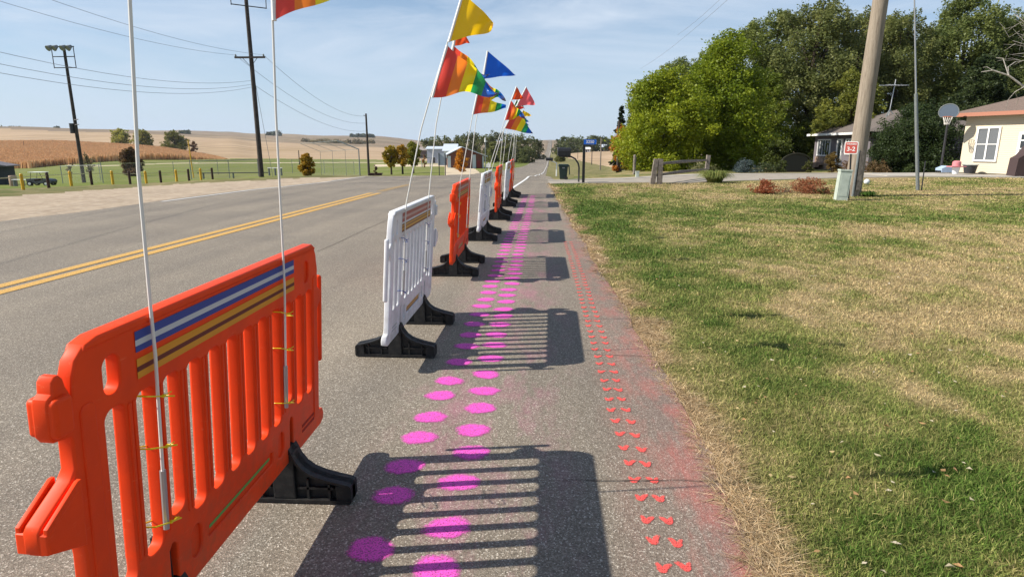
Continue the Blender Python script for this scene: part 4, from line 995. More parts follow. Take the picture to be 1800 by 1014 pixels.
def woods(name, spots, label, c1, c2, leaf, seed, cat='woods'):
    """a far wood that reads as one mass"""
    rs = np.random.default_rng(seed); VS = []; FS = []; CS = []; b = 0
    for (px, D, ty, wpx, n) in spots:
        n = int(n*2.2)
        p_ = P(px, 255, D); x, y = p_[0], p_[1]; z = gzf(x, y); h = max(3, P(px, ty, D)[2]-z); wd = wpx/1128*D; cl = []
        for i in range(22):
            t = rs.uniform(.05, 1); a = rs.uniform(0, 6.28); rr_ = math.sqrt(max(.05, 1-(1.5*t-.6)**2))*rs.uniform(.3, 1)
            rc = wd*rs.uniform(.12, .24); cl.append((x+math.cos(a)*rr_*wd*.42, y+math.sin(a)*rr_*wd*.42, z+h*t-rc*.5, rc))
        k = rs.uniform(.7, 1.25)
        V, F, C = crown_arrays(cl, n, leaf*D/300., tuple(np.array(c1)*k), tuple(np.array(c2)*k), int(rs.integers(1e6)))
        VS.append(V); FS.append(F+b); CS.append(C); b += len(V)
    o = mesh_np(name, np.concatenate(VS), np.concatenate(FS), M['leaf'], col=np.concatenate(CS)); setp(o, label, cat, kind='stuff'); return o
rsw = random.Random(5)
sp = [(px, 400+rsw.uniform(-40, 60), ty+rsw.uniform(-2, 2), 30, 900) for px, ty in zip(range(752, 946, 12), [243, 240, 238, 239, 237, 238, 236, 234, 238, 236, 236, 235, 236, 236, 238, 240, 243, 250])]
sp += [(px, 300+rsw.uniform(-20, 20), 262+rsw.uniform(-6, 3), 26, 700) for px in range(858, 935, 9)]
woods('woodland', sp, 'dark wooded ridge behind the brick building, left of the far road', (.065,.085,.03), (.18,.19,.06), .40, 1)
sp = [(px, 620+rsw.uniform(-30, 60), ty, 26, 600) for px, ty in zip(range(984, 1090, 9), [246, 241, 239, 240, 242, 244, 240, 238, 240, 243, 244, 245])]
woods('woodland', sp, 'grove on the right of the far road, behind the mailbox', (.07,.095,.035), (.18,.20,.07), .40, 2)
for (px, D, ty, wp, lab, s) in ((888, 260, 258, 34, 'olive tree in front of the wooded ridge, left of the far road', 71), (868, 270, 250, 30, 'yellow-green tree beside the brick building gable', 72), (985, 300, 262, 26, 'low green tree right of the far road crest', 73)):
    px_tree('ridge_tree', px, D, ty, wp, (.10,.125,.035), (.25,.25,.07), lab, nleaf=4250, leaf=0.351, seed=s, base=.04, ncl=26)
sp = [(620+i*5, 2300, 236+rsw.uniform(-1, 1), 10, 160) for i in range(8)] + [(655, 2300, 237, 8, 120), (490, 2000, 231, 14, 250), (482, 2000, 232, 12, 250), (474, 2000, 233, 10, 200), (332, 1500, 230, 14, 200), (322, 1500, 231, 12, 200)]
sp += [(5+i*8, 1300, 223+rsw.uniform(-1, 1), 12, 150) for i in range(5)] + [(104, 1200, 223, 14, 200)]
woods('hilltop_trees', sp, 'small dark clumps of trees on the far hilltops', (.06,.08,.04), (.13,.15,.07), .42, 3)
sp = [(540+i*11, 1250+rsw.uniform(-30, 60), 248+rsw.uniform(-3, 2), 22, 220) for i in range(11)]
woods('hillside_brush', sp, 'brushy strip on the hillside left of the far pole', (.19,.16,.09), (.30,.25,.14), .45, 4)

# cornfield: rows of dry stalks as one mass
def corn():
    rs = np.random.default_rng(8); n = 230000
    u = rs.uniform(-60, 398, n); yp_t = np.interp(u, [-60, 0, 100, 200, 300, 380, 400], [252, 253, 252, 257, 265, 275, 280]); yp_b = np.interp(u, [-60, 0, 50, 110, 220, 300, 400], [298, 297, 296, 290, 281.5, 281.5, 280])
    Dg = np.exp(rs.uniform(math.log(180), math.log(520), n)); lat = (u-900)/1128*Dg; x = lat*LT[0]+Dg*HD[0]; y = lat*LT[1]+Dg*HD[1]; z = gz(x, y)
    yp = ipx(x, y, z); k = (yp < yp_b) & (yp > yp_t); x, y, z, Dg = x[k], y[k], z[k], Dg[k]; n = len(x)
    h = rs.uniform(2.2, 2.9, n)*np.clip((402-uD(x, y)[0])/110, .12, 1); w_ = rs.uniform(.12, .26, n); a = rs.uniform(0, np.pi, n)
    dx, dy = np.cos(a)*w_, np.sin(a)*w_
    V = np.stack([np.stack([x-dx, y-dy, z], -1), np.stack([x+dx, y+dy, z], -1), np.stack([x+dx*.6, y+dy*.6, z+h], -1), np.stack([x-dx*.5, y-dy*.5, z+h*.93], -1)], 1).reshape(-1, 3)
    kk = rs.uniform(0, 1, n)[:, None]
    c = (np.array([.62,.36,.17])*(1-kk)+np.array([.68,.44,.24])*kk)*rs.uniform(.8, 1.2, n)[:, None]
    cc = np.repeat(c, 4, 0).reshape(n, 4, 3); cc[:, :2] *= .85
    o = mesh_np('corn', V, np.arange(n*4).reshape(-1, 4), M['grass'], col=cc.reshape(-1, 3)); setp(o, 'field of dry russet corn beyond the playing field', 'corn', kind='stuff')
corn()

# ------------------------------------------------------------------ posts along the parking strip
posts = [(41,332,.80,1),(86,330,.8,0),(126,327.5,.8,1),(162,326,.8,0),(199,324,.8,1),(229,323,.8,0),(257.5,322,.8,1),(283,319.5,.8,0),(311,319,.8,1),(332.5,317.5,.8,0),(354,318,.8,1),(374,316,.8,0)]
ordn = ['leftmost', 'second', 'third', 'fourth', 'fifth', 'rightmost']
tops = []
for i, (px, py, h, yel) in enumerate(posts):
    D = 32+ (px-41)/333*14; p_ = P(px, py, D); z = gzf(p_[0], p_[1]); k = i//2
    o = MB().tube([(0, 0, -.1), (0, 0, .80), (0, 0, .83)], [.075, .075, .05], 12).build('yellow_post' if yel else 'brown_post', M['yellow'] if yel else M['maroon'], smooth=True)
    o.location = (p_[0], p_[1], z); setp(o, f'{ordn[k]} of the six {"yellow" if yel else "dark brown"} posts along the gravel strip', 'post', 'yellow and brown posts along the gravel')
    tops.append(Vector((p_[0], p_[1], z+.66)))
p0 = tops[0]+(tops[0]-tops[1])*4; mb = MB(); mb.tube([p0+Vector((0, 0, 0))]+[t+Vector((.0, .09, 0)) for t in tops], .022, 6)
setp(mb.build('pipe_rail', mat('pale_yellow_rail', (.62,.55,.32), .5), smooth=True), 'pale yellow rail running behind the yellow and brown posts', 'rail')

# chain-link fences
def linkmat():
    m = bpy.data.materials.new('chain_link'); m.use_nodes = True; n = m.node_tree.nodes; l = m.node_tree.links; b = n['Principled BSDF']
    b.inputs['Base Color'].default_value = (.33,.35,.34, 1); v = N(m, 'ShaderNodeTexCoord').outputs['UV']
    mp_ = N(m, 'ShaderNodeMapping'); mp_.inputs['Rotation'].default_value = (0, 0, R(45)); mp_.inputs['Scale'].default_value = (14, 14, 14); l.new(v, mp_.inputs['Vector'])
    s = N(m, 'ShaderNodeSeparateXYZ'); l.new(mp_.outputs[0], s.inputs[0]); outs = []
    for a in ('X', 'Y'):
        f = N(m, 'ShaderNodeMath', operation='FRACT'); l.new(s.outputs[a], f.inputs[0]); g = N(m, 'ShaderNodeMath', operation='LESS_THAN'); l.new(f.outputs[0], g.inputs[0]); g.inputs[1].default_value = .045; outs.append(g.outputs[0])
    mx_ = N(m, 'ShaderNodeMath', operation='MAXIMUM'); l.new(outs[0], mx_.inputs[0]); l.new(outs[1], mx_.inputs[1]); l.new(mx_.outputs[0], b.inputs['Alpha'])
    return m
M['link'] = linkmat()
def chain_fence(pts, h, label, step=3.0, rail=M['galv'], top=True):
    P3 = [Vector((x, y, 0)) for x, y in pts]; o0 = P3[0]; z00 = gzf(o0.x, o0.y)
    root = empty('chain_link_fence', (o0.x, o0.y, z00), label, 'fence'); O = Vector((o0.x, o0.y, z00)); run = []
    for a, b in zip(P3[:-1], P3[1:]):
        n_ = max(1, int((b-a).length/step))
        for i in range(n_): run.append(a.lerp(b, i/n_))
    run.append(P3[-1]); run = [Vector((p_.x, p_.y, gzf(p_.x, p_.y))) for p_ in run]
    for p_ in run: MB().tube([p_-O+Vector((0, 0, -.1)), p_-O+Vector((0, 0, h+.06))], .035, 6).build('post', M['galv'], root, smooth=True)
    mb = MB(); mb.tube([p_-O+Vector((0, 0, h)) for p_ in run], .026, 6); mb.build('top_rail', rail, root, smooth=True)
    V = []; uv = []; F = []; d = 0
    for i, p_ in enumerate(run):
        if i: d += (p_-run[i-1]).length
        V += [tuple(p_-O), tuple(p_-O+Vector((0, 0, h)))]; uv += [(d, 0), (d, h)]
        if i: k = len(V); F.append([k-4, k-2, k-1, k-3])
    mesh_np('wire_mesh', V, np.array(F), M['link'], root, uv=np.array(uv)); return root
def XY(px, D): p_ = P(px, 255, D); return (p_[0], p_[1])
M['yrail'] = mat('faded_yellow_cap', (.55,.52,.30), .6)
chain_fence([XY(168, 75), XY(300, 82), XY(450, 90), XY(620, 100)], 1.9, 'long chain-link outfield fence with a pale cap rail', 4.5, M['yrail'])
chain_fence([XY(330, 52), XY(398, 55), XY(450, 58)], 1.5, 'short chain-link fence in front of the long grey bench', 2.0)
chain_fence([XY(100, 60), XY(172, 58), XY(172, 52)], 1.6, 'low chain-link fence behind the floodlight pole', 3.0)
# backstop
def backstop():
    a = XY(562, 72); b = XY(630, 66); z0 = gzf(*a); root = empty('backstop', (a[0], a[1], z0), 'tall chain-link backstop with a forward-bent top', 'backstop'); O = Vector((a[0], a[1], z0)); n_ = 3
    A, B = Vector((*a, z0)), Vector((*b, gzf(*b))); tb = []; nn = Vector((.75, -.2, 0))
    for i in range(n_+1):
        p_ = A.lerp(B, i/n_); z = gzf(p_.x, p_.y); p_ = Vector((p_.x, p_.y, z)); c = p_+Vector((0, 0, 2.7)); t = c+Vector((-2.2, 0, .85)); 
        MB().tube([p_-O, c-O, t-O], .065 if i == n_ else .022, 6).build('post', M['galv'], root, smooth=True); tb.append((p_, c, t))
    V = []; uv = []; F = []
    for i, (p_, c, t) in enumerate(tb):
        V += [tuple(p_-O), tuple(c-O), tuple(t-O)]; uv += [(i*2, 0), (i*2, 2.7), (i*2, 5)]
        if i: k = len(V); F += [[k-6, k-3, k-2, k-5], [k-5, k-2, k-1, k-4]]
    mesh_np('wire_mesh', V, np.array(F), M['link'], root, uv=np.array(uv))
    MB().tube([t-O for _, _, t in tb], .022, 6).build('top_rail', M['galv'], root, smooth=True)
    MB().tube([c-O for _, c, _ in tb], .02, 6).build('middle_rail', M['galv'], root, smooth=True)
backstop()
# foul pole
g = XY(334, 62); z = gzf(*g); o = MB().tube([(0, 0, 0), (-.15, 0, 3.6)], .05, 8).build('foul_pole', M['yellow'], smooth=True); o.location = (*g, z); setp(o, 'tall thin yellow pole behind the posts', 'pole')
# benches / bleacher
def bench(px, D, L0, label, ang=0, mt=None, h=.5):
    g = XY(px, D); z = gzf(*g); root = empty('bench', (*g, z), label, 'bench', rz=ang)
    MB().box((0, 0, h), (L0, .32, .05)).build('seat', mt or M['alu'], root)
    for s in (-.42, 0, .42): MB().box((s*L0, 0, h/2-.02), (.06, .28, h)).build('leg', M['galv'], root)
    return root
bench(405, 50, 5.2, 'long low grey bench left of the utility pole', .25, M['darkmetal'], .42)
bench(480, 60, 1.4, 'small white bench right of the utility pole', 0, M['white'], .7); bench(29, 50, 1.6, 'white bench beside the dark hut', 0, M['white'])
# dark hut at the left edge
def hut():
    g = XY(-22, 62); z = gzf(*g); root = empty('dugout_hut', (*g, z), 'small dark hut with a low grey roof at the left edge', 'hut', rz=.35); root.scale = (.95, .95, .8)
    MB().box((0, 0, 1.1), (3.0, 2.4, 2.2)).build('wall', mat('dark_hut_wall', (.045,.05,.055), .8), root)
    MB().box((-.2, -1.21, 1.0), (1.1, .03, 1.9)).build('door', mat('blue_grey_door', (.13,.17,.19), .6), root)
    MB().prism([(-1.9, 2.2), (1.9, 2.2), (1.9, 2.3), (.2, 2.75), (-.2, 2.75), (-1.9, 2.3)], -1.6, 1.6, 'y').build('roof', M['metalroof_dark'], root)
hut()
def barrel(px, D, lab):
    g = XY(px, D); z = gzf(*g); o = MB().tube([(0,0,0),(0,0,.05),(0,0,.8),(0,0,.85)], [.26,.28,.28,.25], 12).build('barrel', mat('tan_barrel', (.35,.25,.18), .7), smooth=True); o.location = (*g, z); setp(o, lab, 'barrel')
barrel(12, 51, 'tan barrel in front of the dark hut')
# utility cart
def cart():
    g = XY(62, 48); z = gzf(*g); root = empty('utility_cart', (*g, z), 'small white-roofed utility cart parked behind the posts', 'utility cart', rz=.1); root.scale = (.72, .72, .62)
    MB().prism([(-1.15,.3), (1.25,.3), (1.35,.55), (1.2,.78), (.55,.85), (.35,.62), (-.35,.6), (-.4,.85), (-1.2,.85)], -.5, .5, 'y').build('body', mat('dark_grey_paint', (.07,.075,.08), .4, .5), root)
    MB().box((-.15, 0, 1.62), (1.5, 1.1, .06), bev=.02).build('roof', M['white'], root)
    for x in (-.75, .5):
        for y in (-.48, .48): MB().tube([(x, y, .8), (x+(.15 if x < 0 else -.25), y, 1.6)], .025, 6).build('roof_post', M['black'], root)
    MB().box((-.15, 0, .75), (.5, .95, .16), bev=.03).build('seat', M['maroon'], root)
    for x in (-.8, .85):
        for y in (-.55, .55):
            wl = MB().tube([(x, y-.1, .28), (x, y+.1, .28)], .28, 16).build('wheel', M['black'], root, smooth=True)
            MB().tube([(x, y-.115, .28), (x, y+.115, .28)], .15, 12).build('rim', M['white'], wl, smooth=True)
cart()

# ------------------------------------------------------------------ poles and wires
def upole(px, D, topz, label, r=.17, leanx=0, mt='darkwood'):
    g = XY(px, D); z = gzf(*g); root = empty('utility_pole', (*g, z), label, 'utility pole')
    MB().tube([(0, 0, -.3), (leanx*.5, 0, topz*.5), (leanx, 0, topz)], [r, r*.85, r*.68], 12).build('pole', M[mt], root, smooth=True)
    return root, Vector((*g, z))
# near dark pole: foot (453,310), passes (422,0)
g = P(455, 310, 45); zt = P(422, 0, 45)
r1, o1 = upole(455, 45, 13.2, 'tall dark utility pole with one crossarm, left of the road')
za = P(436, 102, 45)[2]-o1.z; armx = 0
mb = MB(); mb.box((0, -.2, za), (2.1, .11, .12)); mb.tube([(-.5, -.2, za-.05), (0, -.16, za-.6), (.5, -.2, za-.05)], .02, 5); mb.build('crossarm', M['darkwood'], r1)
ins = [Vector((-.98, -.2, za+.16)), Vector((.95, -.2, za+.16))]
for p_ in ins: MB().tube([p_-Vector((0, 0, .14)), p_-Vector((0, 0, .02)), p_+Vector((0, 0, .05))], [.025, .06, .04], 8).build('insulator', M['galv'], r1)
zf_ = P(425, 12, 45)[2]-o1.z
mb = MB(); 
for x0 in (-.85, 1.25): mb.tube([(x0*.9, -.15+x0*.5, zf_), (x0*.95, -.15+x0*.5, zf_+1.6)], .03, 5)
mb.tube([(-.8, -.6, zf_+.05), (1.2, .4, zf_-.05)], .035, 5); mb.tube([(-.8, -.6, zf_+1.6), (1.2, .4, zf_+1.6)], .035, 5); mb.build('light_frame', M['darkmetal'], r1)
for x0 in (-.7, 1.0): MB().tube([(x0, -.3, zf_+1.6), (x0, -.62, zf_+1.45)], [.12, .24], 10).build('floodlight', M['galv'], r1, smooth=True)
# floodlight pole
zt = P(103, 80, 60)
r2, o2 = upole(138, 60, P(103, 80, 60)[2]-gzf(*XY(138, 60)), 'slender floodlight pole with a rack of lamps, far left', .17)
H2 = P(103, 80, 60)[2]-o2.z
mb = MB()
for dz in (.15, 1.0, 1.95): mb.box((0, -.2, H2-dz), (2.2 if dz < .5 else 2.05, .07, .07))
for s in (-1, 1): mb.box((s*1.03, -.2, H2-1.05), (.05, .05, 1.9))
mb.build('lamp_rack', M['darkmetal'], r2)
for x0 in (-1.0, -.45, .3, .85): MB().tube([(x0, -.2, H2-.1), (x0-.1, -.55, H2-.35)], [.12, .27], 10).build('floodlight', M['galv'], r2, smooth=True)
zb2 = P(120, 226, 60)[2]-o2.z
MB().tube([(-.3, -.1, zb2-.45), (-.3, -.1, zb2+.45)], .2, 10).build('transformer', M['darkmetal'], r2, smooth=True)
for dz in (.3, .75): MB().tube([(0, -.1, zb2+dz), (.55, -.3, zb2+dz+.05)], .04, 6).build('bracket', M['darkmetal'], r2)
r3, o3 = upole(646, 85, P(643, 200, 85)[2]-gzf(*XY(646, 85)), 'far dark utility pole beside the young golden trees', .17)
H3 = P(643, 200, 85)[2]-o3.z
MB().tube([(-.35, 0, H3-.2), (0, 0, H3-.35)], .035, 6).build('bracket', M['darkmetal'], r3)
upole(524, 190, 4.2, 'short distant pole at the edge of the stubble field', .16); upole(42, 400, 5.0, 'tiny pole on the far tan hillside', .16)
M['wire'] = mat('weathered_wire', (.20,.21,.23), .7, .2)
def wire(a, b, sag, label, r=.011, n=24):
    a, b = Vector(a), Vector(b); pts = [a.lerp(b, i/n)-Vector((0, 0, sag*4*(i/n)*(1-i/n))) for i in range(n+1)]
    o = MB(); o.tube([p_-a for p_ in pts], r, 5); o = o.build('overhead_wire', M['wire']); o.location = a; setp(o, label, 'wire', 'overhead wires'); return o
def fitwire(a, D2, lat2, z2, sag, lab): 
    b = Vector((lat2*LT[0]+D2*HD[0], lat2*LT[1]+D2*HD[1], z2)); return wire(a, b, sag, lab, .008)
A1 = o1+ins[0]; A2 = o1+ins[1]
fitwire(A1, 4, -17.6, A1.z+.35, 1.15, 'upper wire running left from the crossarm left insulator')
fitwire(A2, 4, -15.6, A1.z+.35, 1.15, 'upper wire running left from the crossarm right insulator')
zl = P(440, 149, 45)[2]
for i, dz in enumerate((.25, 0, -.18)):
    fitwire(o1+Vector((-.1, -.12, zl-o1.z+dz)), 4, -16.2, zl+dz*1.6+.25, 1.55+.05*i, ['highest', 'middle', 'lowest'][i]+' of the three communication cables left of the dark pole')
T3 = o3+Vector((0, 0, H3-.3))
wire(A2, T3, 1.15, 'wire from the crossarm to the far pole', .012); wire(A1, T3+Vector((-.1, 0, -.9)), 1.3, 'second wire sagging from the crossarm to the far pole', .012)
wire(o1+Vector((0, 0, zl-o1.z)), T3+Vector((0, 0, -1.9)), 1.0, 'communication cable from the dark pole to the far pole', .012)
wire(o1+Vector((.15, 0, zl-o1.z)), Vector((*XY(475, 46), gzf(*XY(475, 46)))), 0, 'guy wire slanting down from the dark pole', .014)
# poles on the right of the far road
for px, D, ty, lab in ((1116, 118, 242, 'wooden pole close to the orange tree on the right roadside'), (1049, 0, 0, ''), (1031, 0, 0, '')):
    if D: pass
rp = [(1087, 62, 212, 304, 'nearest roadside pole, at the edge of the orange tree'), (1056.5, 120, 243, 303, 'second roadside pole, right of the blue street sign'), (1041, 190, 248, 296, 'third roadside pole, over the tan field'), (1016, 330, 262, 283, 'farthest roadside pole, left of the blue street sign')]
for px, D, ty, by, lab in rp:
    g = XY(px, D); z = gzf(*g); h = P(px, ty, D)[2]-z; root = empty('utility_pole', (*g, z), lab, 'utility pole', 'poles along the right roadside')
    MB().tube([(0, 0, -.2), (0, 0, h)], [.15 if D < 100 else .13, .10], 8).build('pole', M['darkwood'] if D != 120 else M['greywood'], root, smooth=True)
# big wooden pole on the lawn
def bigpole():
    g = G0(1497, 345); x, y = g[0], g[1]; D = float(np.array([x, y]) @ HD); root = empty('utility_pole', (x, y, 0), 'big weathered brown utility pole on the lawn', 'utility pole')
    tp = P(1548, 0, D); ln = (tp[0]-x)/tp[2]*13; ly = (tp[1]-y)/tp[2]*13
    MB().tube([(0, 0, -.3), (ln*.25, ly*.25, 3.3), (ln*.6, ly*.6, 7.8), (ln, ly, 13)], [.245, .225, .195, .16], 20).build('pole', M['wood'], root, smooth=True)
    ln2 = ln/13
    MB().tube([(-.10+.0, -.26, -.02), (-.10+ln2*1.4, -.25, 1.4)], .035, 8).build('conduit', M['galv'], root, smooth=True)
    MB().box((.02+ln2*.7, -.26, .78), (.12, .05, 1.15)).build('cable_guard', M['greywood'], root)
    return Vector((x, y, 0)), ln2
bp, ln2 = bigpole()
def text(body, size, mt, parent, loc, rot, name='lettering', ext=.002):
    cu = bpy.data.curves.new('txt', 'FONT'); cu.body = body; cu.size = size; cu.align_x = 'CENTER'; cu.align_y = 'CENTER'; cu.extrude = ext
    cu.offset = size*.02
    o = bpy.data.objects.new('txt', cu); COL.objects.link(o); dg = bpy.context.evaluated_depsgraph_get(); me = bpy.data.meshes.new_from_object(o.evaluated_get(dg))
    bpy.data.objects.remove(o); me.materials.clear(); me.materials.append(mt); t = bpy.data.objects.new(name, me); COL.objects.link(t); t.parent = parent; t.location = loc; t.rotation_euler = rot
    return t
# red sign on its own dark post in front of the pole
def redsign():
    g = G0(1490, 350); x, y = g[0], g[1]-.1; c = P(1497, 260, float(np.array([x, y]) @ HD)); root = empty('small_red_sign', (x, y, 0), 'small red sign reading 3-2 on a dark post against the wooden pole', 'sign', rz=-.42)
    zc = c[2]; dx = c[0]-x
    MB().box((dx*.5, 0, zc/2-.1), (.045, .03, zc+.1), rot=Matrix.Rotation(math.atan2(dx*.8, zc), 3, 'Y')).build('post', M['black'], root)
    w_ = .35
    MB().prism(rrect(dx, zc, w_, .35, .04), -.026, -.018, 'y').build('border', M['white'], root)
    f = MB().prism(rrect(dx, zc, w_-.045, .305, .03), -.030, -.0265, 'y').build('face', M['signred'], root)
    text('WINNERS', .058, M['white'], f, (dx, -.031, zc+.10), (R(90), 0, 0)); text('3-2', .165, M['white'], f, (dx, -.031, zc-.04), (R(90), 0, 0))
redsign()
# green utility pedestal
g = G0(1477, 352); root = empty('utility_pedestal', (g[0], g[1], 0), 'pale green utility box leaning beside the wooden pole', 'utility box', rz=-.15)
b_ = MB().prism([(-.15, 0), (.15, 0), (.15, .82), (.12, .87), (-.12, .87), (-.15, .82)], -.14, .14, 'y').build('cabinet', M['mint'], root); b_.rotation_euler = (0, R(3), 0)
MB().box((.0, 0, .845), (.33, .31, .05), bev=.01).build('lid', M['mint'], b_); MB().box((0, -.143, .42), (.22, .008, .6)).build('door', M['mint'], b_)
# thin steel pole
def steelpole():
    g = G0(1614, 335); x, y = g[0], g[1]; D = float(np.array([x, y]) @ HD); root = empty('steel_pole', (x, y, 0), 'thin grey steel mast standing alone on the lawn', 'pole')
    zc = P(1610, 165, D)[2]; c = P(1610, 165, D); tp = P(1606.5, -60, D)
    MB().tube([(0, 0, -.1), (c[0]-x, c[1]-y, zc)], [.06, .055], 10).build('lower_tube', M['galv'], root, smooth=True)
    MB().tube([(c[0]-x, c[1]-y, zc), (tp[0]-x, tp[1]-y, tp[2])], [.028, .022], 8).build('upper_tube', M['alu'], root, smooth=True)
    MB().tube([(.09, -.03, -.1), (.085, -.03, 1.0)], .02, 8).build('ground_wire_guard', M['darkmetal'], root, smooth=True)
steelpole()
wire(bp+Vector((ln2*11, 0, 11)), Vector((*XY(1180, 62), 11.5)), .6, 'thin service wire crossing the sky above the maples', .009)
wire(bp+Vector((ln2*10, 0, 10)), Vector((*XY(1120, 75), 10)), .6, 'lower thin wire slanting toward the far pole', .009)
p_ = G0(1523, 325); o = MB(); 
import bmesh
bm = bmesh.new(); bmesh.ops.create_uvsphere(bm, u_segments=20, v_segments=14, radius=.11); me = bpy.data.meshes.new('ball')
for f in bm.faces: f.smooth = True
bm.to_mesh(me); bm.free(); me.materials.append(mat('ball_rubber', (.62,.68,.72), .45, .4, noise=(9, (.75,.76,.74), .45, .55))); o = bpy.data.objects.new('ball', me); COL.objects.link(o); o.location = (p_[0], p_[1], .12); setp(o, 'pale ball lying on the lawn right of the wooden pole', 'ball')

# ------------------------------------------------------------------ split-rail fence
def splitrail():
    a = G0(1152, 324); b = G0(1252, 314); A = Vector((a[0], a[1], 0)); B = Vector((b[0], b[1]+1.2, 0)); root = empty('split_rail_fence', tuple(A), 'short two-rail weathered split-rail fence', 'fence')
    for dx, lean in ((-.12, .10), (.16, -.0)): MB().prism([(-.10, 0), (.10, 0), (.09+lean, 1.0), (-.08+lean, 1.02)], -.09, .09, 'y').build('post', M['greywood'], root).location = (dx, 0, 0)
    p_ = MB().prism([(-.09, 0), (.09, 0), (.14, 1.06), (-.03, 1.08)], -.09, .09, 'y').build('post', M['greywood'], root); p_.location = tuple(B-A)
    for z in (.80, .36):
        MB().tube([(.0, -.02, z), (.45*(B-A).x, .45*(B-A).y, z+.03), ((B-A).x, (B-A).y, z+.02)], [.055, .075, .05], 6).build('rail', M['greywood'], root)
splitrail()
# mailbox + blue street sign + bin
def mailbox():
    g = G0(1020.5, 320); x, y = g[0], g[1]; root = empty('mailbox', (x, y, 0), 'black mailbox on a curved grey bracket at the driveway', 'mailbox')
    MB().tube([(-.08, 0, 0), (-.08, 0, .62), (-.12, 0, .78), (-.25, 0, .97), (-.42, 0, 1.06), (-.95, 0, 1.08)], .035, 8).build('bracket', M['darkmetal'], root, smooth=True)
    pr = [(-.16, 0), (.16, 0), (.16, .2), (.11, .30), (0, .34), (-.11, .30), (-.16, .2)]
    bx_ = MB().prism([(a, b+1.10) for a, b in pr], -.98, -.45, 'x').build('box', M['black'], root)
    MB().prism([(a*1.04, b*1.04+1.095) for a, b in pr], -1.01, -.98, 'x').build('door', mat('grey_flap', (.08,.08,.09), .4), bx_)
mailbox()
def bluesign():
    g = G0(1023.5, 321); x, y = g[0]+.05, g[1]+.15; root = empty('blue_street_sign', (x, y, 0), 'blue number sign on top of a thick black post', 'street sign')
    zt_ = P(1022, 249, float(np.array([x, y]) @ HD))[2]
    MB().box((0, 0, zt_/2-.1), (.11, .11, zt_-.05)).build('post', M['black'], root)
    pl = MB().box((.24, -.07, zt_-.02), (.52, .02, .20)).build('plate', M['signblue'], root)
    text('3250', .17, M['white'], pl, (.24, -.082, zt_-.02), (R(90), 0, 0))
bluesign()
def bin_():
    D = 29.9; g = XY(991, D); z = gzf(*g)+.02; root = empty('wheeled_bin', (*g, z), 'dark green wheeled rubbish bin beyond the driveway', 'rubbish bin'); root.scale = (.78, .78, .72)
    def sq(w_, d_, z_): return [(-w_, -d_, z_), (w_, -d_, z_), (w_, d_, z_), (-w_, d_, z_)]
    mb = MB(); mb.add(sq(.20, .20, .05)+sq(.27, .30, .90), [(3,2,1,0), (4,5,6,7), (0,1,5,4), (1,2,6,5), (2,3,7,6), (3,0,4,7)]); mb.box((0, 0, .88), (.60, .66, .06), bev=.02); bd = mb.build('body', M['greenpl'], root)
    MB().prism([(-.31, .92), (.31, .92), (.29, 1.0), (-.27, 1.0)], -.34, .34, 'y').build('lid', M['greenpl'], root)
    MB().prism([(.30, .96), (.36, .93), (.40, .35), (.36, .33)], -.30, .30, 'y').build('open_lid_flap', M['greenpl'], root)
    MB().box((0, -.305, .78), (.16, .012, .08)).build('label_plate', M['galv'], bd)
    for s in (-1, 1): MB().tube([(.16, s*.27, .12), (.16, s*.33, .12)], .12, 12).build('wheel', M['black'], root, smooth=True)
bin_()
def mailbox2():
    D = 37; g = XY(979, D); z = gzf(*g); root = empty('mailbox', (*g, z), 'small far mailbox on a white arm left of the green bin', 'mailbox')
    MB().tube([(.0, 0, 0), (0, 0, .75), (-.35, 0, .88)], .035, 6).build('arm', M['white'], root)
    MB().prism([(-.12, .88), (.12, .88), (.12, 1.0), (0, 1.06), (-.12, 1.0)], -.62, -.22, 'x').build('box', M['black'], root)
mailbox2()

# ------------------------------------------------------------------ houses
def frame(px, D, px2, D2):
    a = Vector((*XY(px, D), 0)); b = Vector((*XY(px2, D2), 0)); e = (b-a).normalized(); return a, e, (b-a).length
def house_local(a, e, name, label, z0):
    ang = math.atan2(e.y, e.x); return empty(name, (a.x, a.y, z0), label, 'house', rz=ang)      # local +x along the wall, +y behind it or in front
# garage: street face from (1692, D36) toward the camera
a, e, Lw = frame(1692, 36, 1800, 33)
rt_ = house_local(a, e, 'garage', 'cream-sided garage with a window and french door, right edge', .05)
# local +x towards camera; outward (street side, -x world) is local -y
LG, DG, HG = 8.0, 7.5, 3.05
MB().box((LG/2, DG/2, HG/2), (LG, DG, HG)).build('wall', M['cream'], rt_)
ov = .55
mb = MB(); z1 = HG; 
ex0, ex1, ey0, ey1 = -ov, LG+ov, -ov, DG+ov; rz_ = z1+1.75; cx0, cx1 = ex0+(ey1-ey0)/2, ex1-(ey1-ey0)/2; cy = (ey0+ey1)/2
mb.add([(ex0,ey0,z1+.16),(ex1,ey0,z1+.16),(ex1,ey1,z1+.16),(ex0,ey1,z1+.16),(cx0,cy,rz_),(max(cx0+.2,cx1),cy,rz_)], [(0,1,5,4),(1,2,5),(2,3,4,5),(3,0,4),(3,2,1,0)])
rf_ = mb.build('roof', M['brownroof'], rt_)
mb = MB(); mb.box(((ex0+ex1)/2, ey0+.0, z1+.06), (ex1-ex0+.04, .05, .2)); mb.box(((ex0+ex1)/2, ey1, z1+.06), (ex1-ex0+.04, .05, .2)); mb.box((ex0, cy, z1+.06), (.05, ey1-ey0-.06, .2)); mb.box((ex1, cy, z1+.06), (.05, ey1-ey0-.06, .2))
mb.build('fascia', M['fascia'], rt_)
